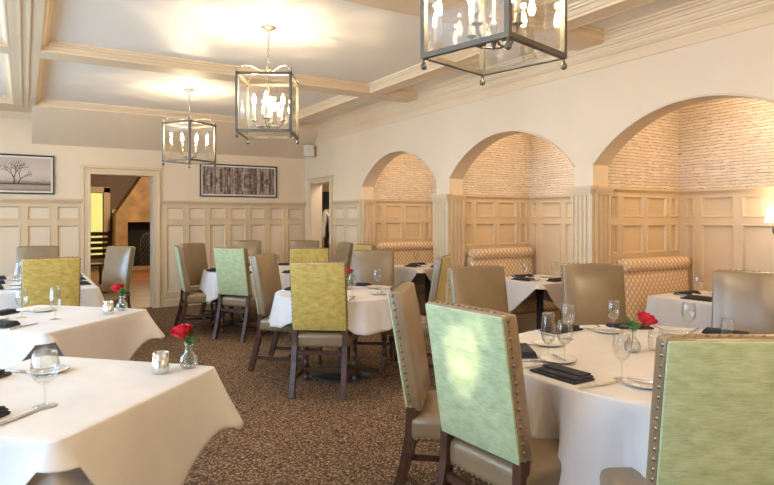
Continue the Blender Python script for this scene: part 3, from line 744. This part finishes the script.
square_cloth('cream cloth on the diagonal table behind the blue-white one', TE, R(45), .95, .95, [.11,.12,.12,.05], [.42,.5,.5,.60], [.12,.05,.05,.03], 6, tip=(.09,.04,.04,0))
for c, n in ((TD, 'the blue-white diagonal table'), (TE, 'the cream diagonal table')):
    o = square_cloth('plain white under-cloth showing at the bared corner of %s' % n, (c[0],c[1],), R(45), .90, .90, [.185]*4, [.185]*4, [-.004]*4, 31, .0, -.012)
    o.location.z -= .004
table('f', 'long table under the picture of the bare tree', TF, 'sq', .95, 1.75)
square_cloth('blue-white cloth on the long table under the bare tree picture', TF, 0, .96, 1.76, [.30,.3,.3,.30], [.2,.2,.2,.2], [.10,.06,.06,.06], 8)
AT = [(4.83,6.78), (4.85,4.68), (4.98,2.80)]; AN = ['narrowest alcove', 'middle alcove', 'alcove with the wall lamp']
for i, (p, n) in enumerate(zip(AT, AN)):
    table('g', 'small square table in the %s' % n, p, 'sq', .76, .76)
    square_cloth('white cloth on the small table in the %s' % n, p, 0, .77, .77, [.2,.3,.52,.04] if i < 2 else [.2,.3,.3,.28], [.3,.35,.30,.40] if i < 2 else [.3,.3,.3,.3], [.04,.04,.05,.03], 20+i, .008)

# ------------------------------------------------------------------ tableware
ZI = ZT_+.001
def proto_napkin():
    m = MB()
    m.rbox((0,0,.006), (.25,.125,.011), .005, 4); m.rbox((.012,.004,.0165), (.215,.112,.010), .0045, 4, fn=lambda p: (p[0], p[1], p[2]+.002*math.sin(p[0]*30)))
    m.rbox((.006,.022,.0255), (.21,.065,.008), .0038, 4, fn=lambda p: (p[0], p[1]*(1+.4*p[0]), p[2]))
    return m
def proto_plate(): return MB().lathe([(0,.004),(.045,.004),(.05,.0),(.052,0),(.06,.005),(.083,.013),(.084,.0155),(.081,.0155),(.06,.009),(.05,.0065),(0,.0065)], seg=36)
def proto_knife(L=.22):
    m = MB(); m.rbox((0,-L*.26,.004), (.012,L*.46,.007), .003, 2); m.rbox((0,L*.24,.0035), (.018,L*.52,.002), .0009, 2, fn=lambda p: (p[0]*(1-.5*max(0, p[1]/(L*.26)))-.002*(p[1]>0), p[1], p[2]))
    return m
def proto_fork(L=.19):
    m = MB(); m.rbox((0,-L*.2,.004), (.010,L*.56,.005), .002, 3, fn=lambda p: (p[0]*(1-1.6*p[1]), p[1], p[2])); m.rbox((0,L*.16,.005), (.022,L*.16,.003), .0014, 2)
    for k in range(4): m.bar([(-.009+.006*k, L*.22, .005), (-.009+.006*k, L*.5, .007)], .003, .002, (0,0,1))
    return m
def lathe_glass(t, bowl, stem, foot):
    if stem: MB().lathe(stem, seg=12).build('stem', 'glass', t)
    if foot: MB().lathe(foot, seg=24).build('foot', 'glass', t)
    MB().lathe(bowl, seg=28).build('bowl', 'glass', t)
GL = {}
def wine_glass(kind, loc, label):
    z = (loc[0], loc[1], loc[2] if len(loc) > 2 else ZI); g = {'wine': 'stemmed wine glasses', 'tall': 'tall flared glasses', 'tumbler': 'stemless tumblers'}[kind]
    if kind in GL: return dup(GL[kind], z, 0, label, g)
    nm = {'wine': 'wine_glass', 'tall': 'champagne_glass', 'tumbler': 'tumbler'}[kind]
    t = thing(nm, label, 'glass', z, 0, g); GL[kind] = t
    if kind == 'wine':
        lathe_glass(t, [(.004,.075),(.018,.082),(.030,.098),(.037,.122),(.0375,.145),(.034,.175),(.031,.19),(.0295,.19),(.0325,.174),(.036,.145),(.0355,.123),(.029,.10),(.017,.085),(0,.079)],
                    [(.0045,.006),(.0035,.03),(.0035,.06),(.006,.077)], [(0,0),(.034,0),(.034,.0015),(.012,.004),(.0045,.008)])
    elif kind == 'tall':
        lathe_glass(t, [(.004,.06),(.018,.066),(.030,.085),(.0345,.11),(.034,.14),(.030,.19),(.028,.215),(.0268,.215),(.0288,.19),(.0325,.14),(.033,.111),(.029,.088),(.017,.069),(0,.064)],
                    [(.005,.006),(.004,.03),(.006,.062)], [(0,0),(.034,0),(.034,.0015),(.012,.004),(.005,.008)])
    else:
        lathe_glass(t, [(0,0),(.030,0),(.036,.01),(.0385,.04),(.037,.07),(.033,.10),(.0315,.10),(.0355,.07),(.037,.04),(.034,.012),(.028,.006),(0,.006)], None, None)
    return t
ITEM = {}
def item(kind, xy, rz, label, z=ZI):
    spec = {'napkin': ('folded_napkin', proto_napkin, 'napkin', 'napkin', 'charcoal napkins'), 'plate': ('bread_plate', proto_plate, 'china', 'plate', 'bread plates'),
            'knife': ('dinner_knife', proto_knife, 'silver', 'knife', 'dinner knives'), 'fork': ('dinner_fork', proto_fork, 'silver', 'fork', 'dinner forks'),
            'butter': ('butter_knife', lambda: proto_knife(.15), 'silver', 'knife', 'butter knives')}[kind]
    if kind in ITEM:
        o = ITEM[kind].copy(); COL.objects.link(o)
    else: o = spec[1]().build(spec[0], spec[2]); ITEM[kind] = o
    o.location = (xy[0], xy[1], z); o.rotation_euler.z = rz
    return tag(o, label, spec[3], spec[4])
def setting(c, r, ang, seat, tb, what='npbkfw'):
    # ang: direction from the table's centre out to the diner; local x runs to the diner's right
    ux, uy = math.cos(ang), math.sin(ang); rx, ry = -uy, ux
    rx, ry = (uy, -ux) if False else (-uy, ux)
    def at(right, inn): return (c[0]+ux*(r-inn)+rx*right, c[1]+uy*(r-inn)+ry*right)
    rz = ang+PI/2                                   # +y of the item points to the table centre
    w = 'on %s before %s' % (tb, seat)
    if 'n' in what: item('napkin', at(0,.10), rz+R(4), 'dark folded napkin %s' % w)
    if 'k' in what: item('knife', at(.18,.13), rz, 'silver dinner knife %s' % w)
    if 'f' in what: item('fork', at(-.17,.12), rz, 'silver dinner fork %s' % w)
    if 'p' in what: item('plate', at(-.20,.27), 0, 'white bread plate %s' % w)
    if 'b' in what: item('butter', at(-.195,.275), rz+R(70), 'butter knife across the plate %s' % w, ZI+.0135)
    if 'w' in what: wine_glass('wine', at(.15,.29), 'stemmed wine glass %s' % w)
A_ = 'the big round table'
seatsA = [((-1.12,-.57), 'the sunlit mint chair'), ((-1.33,.15), 'the edge-on studded chair'), ((-.78,1.35), 'the tan chair over it'), ((.12,1.5), 'the chair by the pilaster'), ((.92,.93), 'the glare-lit grey chair'), ((-.40,-1.1), 'the big green chair')]
for d, nm in seatsA:
    setting(TA, RA, sa(*d), nm, A_, 'npbkfw')
wine_glass('tall', plan(.775,2.84), 'tall flared glass with the wide view of the mint chair beside it')
wine_glass('tumbler', plan(1.93,3.35), 'stemless tumbler in front of the glare-lit grey chair')
wine_glass('tumbler', plan(1.36,2.99), 'small tumbler right next to the rose vase on the big round table')
wine_glass('tall', plan(-1.43,7.7), 'tall flared glass next to the rose on the far round table')
B_ = 'the pedestal table'
for d, nm, w in [((-.1,-.66), 'the aisle lamplit gold chair', 'npbkfw'), ((-.8,.33), 'the brown side-on chair', 'npkfw'), ((.9,0), 'the narrow lamplit gold chair', 'npbkfw'), ((.25,1), 'the square tan chair', 'npkfw')]: setting(TB, RB, sa(*d), nm, B_, w)
C_ = 'the far round table'
for d, nm in [((-.22,-.9), 'the pale daylit mint chair'), ((.75,-.9), 'the half hidden lamplit gold chair'), ((.3,1.4), 'the silvery chair top'), ((1,.6), 'the blue-grey chair'), ((-.6,1.4), 'the brown chair top'), ((-.9,-.4), 'the daylit mint sliver chair')]: setting(TC, RC, sa(*d), nm, C_, 'npw')
F_ = 'the long table'
for (px, py), an, nm in [((TF[0],TF[1]-.87), -PI/2, 'the end gold chair'), ((TF[0],TF[1]+.87), PI/2, 'the wall end chair')]: setting((px,py), 0.0, an, nm, F_, 'npw')
for k, dy in enumerate((-.45,.1,.6)):
    nm = ('front', 'middle', 'wall')[k]
    setting((TF[0]+.47, TF[1]+dy), 0, 0, 'its doorway side, %s place' % nm, F_, 'npkfw'); setting((TF[0]-.47, TF[1]+dy), 0, PI, 'its window side, %s place' % nm, F_, 'nkpfw')
# diagonal tables: places along their two far-away window sides
for c, nm, sd in ((TD, 'the blue-white diagonal table', 0), (TE, 'the cream diagonal table', 1)):
    for an, w in ((R(225), 'near window side'), (R(135), 'rear window side')):
        e = (c[0]+.46*math.cos(an), c[1]+.46*math.sin(an))
        setting(e, 0, an, 'its '+w, nm, 'npbkf')
wine_glass('wine', plan(-1.215,2.10), 'large clear glass alone on the blue-white diagonal table').scale = (1.22,1.22,1.03)
wine_glass('tall', plan(-2.20,3.92), 'straight clear glass in front of the gold chair on the cream table')
wine_glass('wine', plan(-2.46,3.98), 'stemmed wine glass by the napkins on the cream diagonal table')
for (x, y), n in zip(AT, ('the narrowest alcove', 'the middle alcove', 'the lamp-lit alcove')):
    setting((x,y+.36), 0, PI/2, 'the banquette', 'the table in '+n, 'npw'); setting((x,y-.36), 0, -PI/2, 'its open side', 'the table in '+n, 'npw')
    setting((x-.36,y), 0, PI, 'its aisle side', 'the table in '+n, 'np')
# votive cups
def votive(loc, label, mat, h=.088, r=.034):
    t = thing('votive_cup', label, 'votive', (*loc, ZI), 0, 'votive cups')
    MB().lathe([(0,0),(r*.96,0),(r,.004),(r,h),(r*.94,h),(r*.93,.012),(0,.012)], seg=28).build('cup', mat, t)
    MB().lathe([(0,.013),(r*.8,.013),(r*.8,h*.45),(0,h*.45)], seg=16).build('candle', 'wax', t); return t
votive(plan(-.98,2.56), 'polished silver votive cup beside the rose on the blue-white table', 'silver')
votive((.50,4.55), 'silver votive cup beside the rose on the cream diagonal table', 'silver')
# bud vases with roses
def vase_and_rose(loc, where, lean, seed, tilt=.2, bloom=.036):
    rnd = random.Random(seed)
    t = thing('bud_vase', 'clear glass bud vase %s' % where, 'vase', (*loc, ZI), 0, 'glass bud vases')
    MB().lathe([(0,0),(.028,0),(.038,.012),(.041,.03),(.036,.05),(.022,.066),(.0165,.08),(.017,.098),(.023,.114),(.0215,.114),(.0155,.098),(.015,.08),(.02,.066),(.0345,.05),(.039,.03),(.036,.013),(.027,.004),(0,.004)], seg=28).build('body', 'glass', t)
    MB().lathe([(0,.0045),(.026,.0045),(.0345,.014),(.0375,.03),(.034,.046),(0,.046)], seg=24).build('water', 'water', t)
    r = thing('rose', 'red rose in the vase %s' % where, 'flower', (*loc, ZI+.006), lean, 'red roses')
    tip = Vector((tilt*.13, 0, .135)); MB().tube([(-.008,0,0),(0,0,.06),(.004,0,.1),tip], [.0025]*4, 6).build('stem', 'leaf', r)
    q = Vector((tilt*1.2,0,1)).normalized().to_track_quat('Z','Y').to_matrix(); m = MB()
    m.lathe([(0,-.006),(.012,-.002),(.020,.012),(.021,.026),(.014,.034),(0,.032)], tip, 14, True, q)
    for ly in range(3):
        for k in range(5):
            a0 = TAU*k/5+ly*.63+rnd.uniform(-.15,.15); vs = []; rr = bloom*(.50,.80,1.08)[ly]; hh = bloom*(1.75,1.68,1.45)[ly]
            for i in range(6):
                u = i/5
                for j in range(6):
                    w = (j/5-.5); th = a0+w*1.9*(.6+.6*math.sin(PI*min(1,u*.75+.15)))
                    rad = rr*math.sin(.3+1.3*u)*(1+.06*ly*u*u*u)+.004*abs(2*w)**2*u*ly; vs.append(tip+q@Vector((rad*math.cos(th), rad*math.sin(th), -.008+hh*u*(1-.16*(2*w)**2))))
            m.add(vs, [(i*6+j,(i+1)*6+j,(i+1)*6+j+1,i*6+j+1) for i in range(5) for j in range(5)], True)
    m.build('bloom', 'petal', r)
    for k in range(7):
        a = PI+rnd.uniform(-1.5,1.5) if k < 5 else rnd.uniform(-.8,.8); L = rnd.uniform(.06,.095)*(1.15 if tilt > .4 else 1); el = rnd.uniform(.35,1.2); b0 = Vector((0,0,.10+rnd.uniform(-.01,.02))); d = Vector((math.cos(a)*math.cos(el), math.sin(a)*math.cos(el), math.sin(el)))
        sd = d.cross(Vector((0,0,1))).normalized(); up = sd.cross(d); vs = []
        for i in range(7):
            u = i/6; c = b0+d*L*u-Vector((0,0,1))*.02*u*u; wd = .016*math.sin(PI*u**.8)+.0008
            vs += [c-sd*wd+up*.004, c-up*.002, c+sd*wd+up*.004]
        MB().add(vs, [(i*3+j,(i+1)*3+j,(i+1)*3+j+1,i*3+j+1) for i in range(6) for j in range(2)], True).build('leaf', 'leaf', r)
vase_and_rose(plan(-.885,2.64), 'at the corner of the blue-white diagonal table', heading(-.8,-.2)+PI/2, 1)
vase_and_rose((.60,4.65), 'at the corner of the cream diagonal table', heading(-.9,0)+PI/2, 2)
vase_and_rose(plan(1.225,2.95), 'in the middle of the big round table', heading(1,0)+PI/2, 3, .45, .038)
vase_and_rose(plan(-.37,5.55), 'in the middle of the pedestal table', heading(.1,.6)+PI/2, 4)
vase_and_rose(plan(-1.50,7.80), 'in the middle of the far round table', heading(0,0.5)+PI/2, 5)

# ------------------------------------------------------------------ banquettes in the alcoves
bq = None
for c, n in zip(ARCH, AN):
    y1 = c+HW+.025-.022; loc = (5.10, y1, 0); lab = 'dotted tan banquette with rolled top along the wall of the %s' % n
    if bq: dup(bq, loc, 0, lab, 'alcove banquettes'); continue
    bq = thing('banquette', lab, 'banquette', loc, 0, 'alcove banquettes'); L = 1.02
    MB().box(-L/2,L/2,-.58,0,.0,.30).build('base', 'trim', bq)
    MB().rbox((0,-.31,.39), (L,.58,.17), .04, 5, [(2,1,.02)]).build('seat_cushion', 'dots', bq)
    MB().rbox((0,-.085,.70), (L,.12,.52), .035, 5, [(1,-1,.02)], fn=lambda p: (p[0], p[1]+.10*p[2], p[2])).build('backrest', 'dots', bq)
    MB().rbox((0,-.095,.985), (L+.02,.15,.13), .062, 5).build('headroll', 'dots', bq)

# ------------------------------------------------------------------ lanterns
def lantern():
    t = thing('hanging_lantern', '', 'lantern'); S = .215; z0, z1 = -.905, -.425; b = .011
    MB().lathe([(0,0),(.062,0),(.066,-.006),(.055,-.014),(.03,-.022),(.012,-.036),(0,-.036)], seg=24).build('canopy', 'pale_metal', t)
    m = MB(); z = -.034; k = 0
    while z > -.29:
        u, v = ((1,0),(0,1))[k % 2]
        m.tube([(u*.008*math.cos(a), v*.008*math.cos(a), z-.014+.017*math.sin(a)) for a in [TAU*i/10 for i in range(11)]], .0028, 5, False); z -= .024; k += 1
    m.build('chain', 'pale_metal', t)
    m = MB(); m.tube([(.018*math.cos(a), 0, -.315+.024*math.sin(a)) for a in [TAU*i/16 for i in range(17)]], .004, 6, False)
    m.lathe([(0,-.338),(.016,-.338),(.02,-.345),(.02,-.358),(.012,-.364),(.012,-.378),(0,-.38)], seg=14)
    for sx in (-1,1):
        for sy in (-1,1):
            p = [(sx*.008,sy*.008,-.375),(sx*.03,sy*.03,-.385),(sx*.06,sy*.06,-.372),(sx*.12,sy*.12,-.352),(sx*.175,sy*.175,-.362),(sx*.208,sy*.208,-.405)]
            m.tube(p, .006, 6)
            m.lathe([(0,-.43),(.010,-.425),(.012,-.415),(.007,-.408),(.011,-.40),(.011,-.39),(0,-.383)], (sx*S,sy*S,0), 10)
    m.build('crown', 'pale_metal', t)
    fr = MB()
    for sx in (-1,1):
        for sy in (-1,1):
            fr.box(sx*S-b,sx*S+b,sy*S-b,sy*S+b,z0,z1)
            fr.lathe([(0,z0-.05),(.012,z0-.044),(.015,z0-.034),(.012,z0-.022),(.006,z0-.016),(.007,z0)], (sx*S,sy*S,0), 10)
    for z in (z0+b, z1-b):
        for s in (-1,1):
            fr.box(-S,S,s*S-b,s*S+b,z-b,z+b); fr.box(s*S-b,s*S+b,-S,S,z-b,z+b)
    fr.build('frame', 'metal', t)
    for ax in (0,1):
        for s in (-1,1):
            h = S-b; p = [(-h, z0+2*b), (h, z0+2*b), (h, z1-2*b), (-h, z1-2*b)]
            MB().add([(u, s*S, z) if ax else (s*S, u, z) for u, z in p], [(0,1,2,3)]).build('glass_pane', 'pane', t)
    m = MB(); m.lathe([(0,-.385),(.006,-.385),(.006,-.74),(.016,-.75),(.02,-.77),(.012,-.79),(.02,-.815),(.012,-.84),(.006,-.86),(0,-.87)], seg=12)
    for k in range(4):
        a = TAU*k/4; c, s = math.cos(a), math.sin(a)
        m.tube([(c*r, s*r, z) for r, z in ((.01,-.80),(.045,-.835),(.085,-.835),(.115,-.815),(.12,-.785))], .006, 6)
        m.lathe([(0,-.79),(.01,-.79),(.026,-.782),(.026,-.778),(.015,-.776),(.016,-.74),(0,-.74)], (c*.12,s*.12,0), 12)
    m.tube([(.08*math.cos(a),.08*math.sin(a),-.837) for a in [TAU*i/24 for i in range(25)]], .005, 6, False)
    m.build('candle_cluster', 'metal', t)
    for k in range(4):
        a = TAU*k/4; c, s = .12*math.cos(a), .12*math.sin(a)
        o = MB().lathe([(0,-.75),(.0125,-.75),(.0125,-.645),(0,-.645)], (c,s,0), 12).build('candle_sleeve', 'candle', t)
        MB().lathe([(0,-.645),(.009,-.643),(.0165,-.622),(.017,-.608),(.011,-.582),(.004,-.562),(0,-.556)], (c,s,0), 12).build('bulb', 'bulb', o)
    return t
LPOS = [(1.74,1.95,R(-76.5+90)),(1.74,4.74,R(-30)),(1.74,7.53,R(-57.8))]
LLAB = ['large glass lantern cut off by the top of the picture, seen from below', 'glass lantern hanging by a chain between the other two', 'small looking glass lantern hanging above the doorway end of the room']
l0 = lantern()
for i, (x, y, rz) in enumerate(LPOS):
    if i == 0: l0.location = (x,y,ZC); l0.rotation_euler.z = rz; l0['label'] = LLAB[0]; l0['group'] = 'candle lanterns'
    else: dup(l0, (x,y,ZC), rz, LLAB[i], 'candle lanterns')
def light(name, kind, loc, e, c, size=.02, rot=None, **k):
    d = bpy.data.lights.new(name, kind); d.energy = e; d.color = c
    if kind == 'POINT': d.shadow_soft_size = size
    if kind == 'AREA':
        d.shape = 'RECTANGLE'; d.size, d.size_y = size
    for a, v in k.items(): setattr(d, a, v)
    o = bpy.data.objects.new(name, d); COL.objects.link(o); o.location = loc
    if rot: o.rotation_euler = rot
    return o
WARM = (1,.79,.52)
for x, y, rz in LPOS:
    for k in range(4):
        a = rz+TAU*k/4; light('bulb_light', 'POINT', (x+.12*math.cos(a), y+.12*math.sin(a), ZC-.535), 5, WARM, .012)

# ------------------------------------------------------------------ pictures, speaker, wall lamp
def picture(label, x0, x1, z0, z1, mat):
    w, h = x1-x0, z1-z0; t = thing('framed_picture', label, 'picture', ((x0+x1)/2, YB, (z0+z1)/2), 0)
    m = MB(); m.ring((-w/2,-.001,-h/2),(1,0,0),(0,0,1),(0,-1,0),w,h,[(0,0),(0,.028),(.006,.032),(.016,.028),(.02,.018),(.02,.0)]); m.build('frame', 'black', t)
    MB().box(-w/2+.015,w/2-.015,-.012,-.004,-h/2+.015,h/2-.015).build('mount', 'mount', t)
    MB().box(-w/2+.045,w/2-.045,-.0145,-.012,-h/2+.045,h/2-.045).build('print', mat, t); return t
p1 = picture('sepia picture of a bare tree in a field above the wainscot by the doorway', -.86, .37, 1.772, 2.335, 'print_field')
p2 = picture('wide sepia picture of swamp woods between the two doorways', 2.464, 3.80, 1.785, 2.335, 'print_woods')
m = MB(); rnd = random.Random(11)
def twig(p, a, L, w, d):
    q = (p[0]+L*math.cos(a), p[1]+L*math.sin(a)); nx, nz = -math.sin(a), math.cos(a); w2 = w*.72
    m.add([(p[0]-nx*w,0,p[1]-nz*w),(p[0]+nx*w,0,p[1]+nz*w),(q[0]+nx*w2,0,q[1]+nz*w2),(q[0]-nx*w2,0,q[1]-nz*w2)], [(0,1,2,3)])
    if d == 0: return
    for s in (-1, 1): twig(q, a+s*rnd.uniform(.18,.62)+rnd.uniform(-.1,.1), L*rnd.uniform(.66,.9), w2, d-1)
twig((.12,-.135), R(95), .085, .009, 6); twig((.165,-.135), R(70), .075, .007, 5); twig((-.33,-.12), R(60), .05, .007, 4)
m.box(-.56,.565,-.0005,0,-.145,-.13)
m.build('tree_print', 'black', p1, loc=(0,-.016,0))
st = thing('wall_speaker', 'small cream wall speaker high in the corner above the side doorway', 'speaker', (XR,9.50,2.60), 0)
MB().rbox((-.125,0,0), (.15,.15,.20), .015, 3).build('cabinet', 'speaker', st)
MB().box(-.06,0,-.035,.035,-.10,.07).build('bracket', 'bracket', st)
sc = thing('wall_sconce', 'lit wall lamp with cream shade at the edge of the picture', 'lamp', (AX-.0,2.635,1.42), 0)
MB().rbox((-.028,0,-.10), (.02,.07,.16), .008, 3).build('backplate', 'metal', sc)
MB().tube([(-.035,0,-.12),(-.08,0,-.15),(-.12,0,-.12),(-.125,0,-.04)], .007, 8).build('arm', 'metal', sc)
MB().lathe([(.062,-.035),(.045,.10)], (-.125,0,0), 24).build('lamp_shade', 'shade', sc)

# ------------------------------------------------------------------ person in the hall
def skin_body(name, mat, parent, joints, bones, radii, root=0, sub=2):
    me = bpy.data.meshes.new(name); me.from_pydata(joints, bones, []); me.materials.append(M[mat])
    o = bpy.data.objects.new(name, me); COL.objects.link(o); o.parent = parent
    bm = bmesh.new(); bm.from_mesh(me); ly = bm.verts.layers.skin.verify(); bm.verts.ensure_lookup_table()
    for i, v in enumerate(bm.verts):
        r = radii[i]; v[ly].radius = r if isinstance(r, tuple) else (r, r); v[ly].use_root = (i == root)
    bm.to_mesh(me); bm.free()
    s = o.modifiers.new('skin', 'SKIN'); s.use_smooth_shade = True; s.branch_smoothing = .6
    if sub: q = o.modifiers.new('sub', 'SUBSURF'); q.levels = sub; q.render_levels = sub
    return o
px_, py_ = plan(-.955,11.25)
pr = tag(bpy.data.objects.new('person', None), 'person in white jacket and black trousers half hidden by the side doorway', 'person'); COL.objects.link(pr)
pr.location = (px_, py_, 0); pr.scale = (1.04,)*3; pr.rotation_euler.z = heading(.35,-1)+PI
J = [(0,0,1.0),(0,-.01,1.18),(0,0,1.40),(0,.01,1.56),(0,.0,1.64),(0,-.015,1.76),(0,-.02,1.86)]
Rr = [(.15,.11),(.145,.10),(.17,.11),(.06,.06),(.058,.06),(.082,.098),(.06,.07)]; B = [(0,1),(1,2),(2,3),(3,4),(4,5),(5,6)]
for s in (-1, 1):
    k = len(J); J += [(s*.20,0,1.50),(s*.265,.03,1.22),(s*.27,-.03,.99),(s*.27,-.045,.93)]; Rr += [.062,.048,.034,.03]; B += [(2,k),(k,k+1),(k+1,k+2),(k+2,k+3)]
    hnd = k+3
    for i, (dx, L) in enumerate(((-.024,.075),(-.008,.085),(.008,.08),(.024,.062))):
        f = len(J); J += [(s*.27+dx*.3,-.045+dx,.90),(s*.265+dx*.3,-.05+dx,.90-L*.5),(s*.255+dx*.3,-.05+dx,.90-L)]; Rr += [.010,.009,.007]; B += [(hnd,f),(f,f+1),(f+1,f+2)]
    f = len(J); J += [(s*.262,-.08,.915),(s*.255,-.10,.875)]; Rr += [.011,.008]; B += [(hnd,f),(f,f+1)]
    k = len(J); J += [(s*.10,0,.92),(s*.11,-.01,.52),(s*.115,.02,.09),(s*.12,-.14,.04)]; Rr += [.085,.058,.04,.035]; B += [(0,k),(k,k+1),(k+1,k+2),(k+2,k+3)]
body = skin_body('body', 'skin', pr, J, B, Rr)
J2 = [(0,0,.98),(0,-.01,1.18),(0,0,1.42),(0,.005,1.52)]; R2 = [(.185,.14),(.175,.13),(.195,.135),(.09,.085)]; B2 = [(0,1),(1,2),(2,3)]
for s in (-1, 1):
    k = len(J2); J2 += [(s*.205,0,1.50),(s*.268,.03,1.22),(s*.272,-.03,1.0)]; R2 += [.080,.066,.052]; B2 += [(2,k),(k,k+1),(k+1,k+2)]
skin_body('jacket', 'shirt', pr, J2, B2, R2)
J3 = [(0,0,1.0),(0,0,.93)]; R3 = [(.165,.125),(.16,.125)]; B3 = [(0,1)]
for s in (-1, 1):
    k = len(J3); J3 += [(s*.105,0,.84),(s*.112,-.01,.5),(s*.117,.015,.10)]; R3 += [.10,.078,.066]; B3 += [(1,k),(k,k+1),(k+1,k+2)]
skin_body('trousers', 'trousers', pr, J3, B3, R3)
for s in (-1, 1): MB().rbox((s*.12,-.07,.04), (.10,.28,.08), .035, 3).build('shoe', 'black', pr)
MB().lathe([(.0,.105),(.05,.095),(.085,.05),(.095,0),(.08,-.05)], (0,.012,1.80), 20).build('hair', 'hair', pr)
for s in (-1, 1): MB().rbox((s*.034,-.108,1.79), (.026,.014,.012), .005, 2).build('eye', 'black', pr)
MB().rbox((0,-.118,1.755), (.026,.03,.045), .010, 2).build('nose', 'skin', pr)
MB().rbox((0,-.108,1.715), (.05,.012,.012), .005, 2).build('mouth', 'petal', pr)
for s in (-1, 1): MB().rbox((s*.088,0,1.77), (.02,.04,.065), .009, 2).build('ear', 'skin', pr)

# ------------------------------------------------------------------ light
w = bpy.data.worlds.new('sky'); SC.world = w; w.use_nodes = True; bg = w.node_tree.nodes['Background']
bg.inputs[0].default_value = (.42,.68,1,1); bg.inputs[1].default_value = 6.4
for a, c, z0, z1 in WL:
    light('window_portal', 'AREA', (XL-.22,(a+c)/2,(z0+z1)/2), 1, (1,1,1), (z1-z0, c-a), (0,R(-90),0)).data.cycles.is_portal = True
for a, c, z0, z1 in WF:
    light('window_portal', 'AREA', ((a+c)/2,YF-.22,(z0+z1)/2), 1, (1,1,1), (c-a, z1-z0), (R(90),0,0)).data.cycles.is_portal = True
for c in ARCH:
    light('alcove_light', 'POINT', (5.0,c-.1,2.62), 12, (1,.80,.55), .06)
def sun_spot(tgt, src, e, deg):  # narrow spot lamps added outside the windows, standing in for sun
    d = Vector(tgt)-Vector(src); light('sun_spot_lamp', 'SPOT', src, e, (1,.93,.74), rot=d.to_track_quat('-Z','Y').to_euler(), spot_size=R(deg), spot_blend=.7, shadow_soft_size=.02)
g1 = plan(.28,2.29)
sun_spot((g1[0],g1[1],.90), (-7,2.0,2.7), 1500, 1.7); sun_spot((g1[0],g1[1]+.03,.80), (-7,2.2,2.6), 900, 1.3); sun_spot((g1[0],g1[1]-.10,1.0), (-7,1.8,2.8), 700, 1.0)
t3 = plan(2.48,3.62); sun_spot((t3[0],t3[1],.97), (-7,1.9,2.9), 1800, 1.7)
for x, y, e in ((1.74,-.84,34),(-1.45,1.95,14),(-1.45,4.74,12),(-1.45,7.53,12)):     # warm fill lamps added outside the frame; no lanterns hang there
    light('warm_fill', 'POINT', (x,y,2.5), e, (1,.77,.47), .08)
light('sconce_light', 'POINT', (AX-.125,2.635,1.56), .8, WARM, .03)
light('lounge_light', 'POINT', (2.6,15.5,2.3), 75, (1,.72,.42), .15)
light('hall_light', 'POINT', (4.95,9.1,2.4), 13, (1,.86,.70), .1)

# ------------------------------------------------------------------ camera
cd = bpy.data.cameras.new('camera'); cam = bpy.data.objects.new('camera', cd); COL.objects.link(cam); SC.camera = cam
cam.location = (0,0,1.42); cam.rotation_euler = (R(90),0,-YAW)
cd.sensor_width = 36; cd.lens = 591/774*36; cd.shift_y = -24/774; cd.clip_start = .05
SC.view_settings.view_transform = 'Standard'; SC.view_settings.look = 'None'; SC.view_settings.gamma = 1; SC.view_settings.use_curve_mapping = False
SC.view_settings.exposure = 1.1
SC.cycles.use_denoising = True; SC.cycles.max_bounces = 8; SC.cycles.transparent_max_bounces = 24; SC.cycles.sample_clamp_indirect = 6
SC.cycles.caustics_reflective = False; SC.cycles.caustics_refractive = False
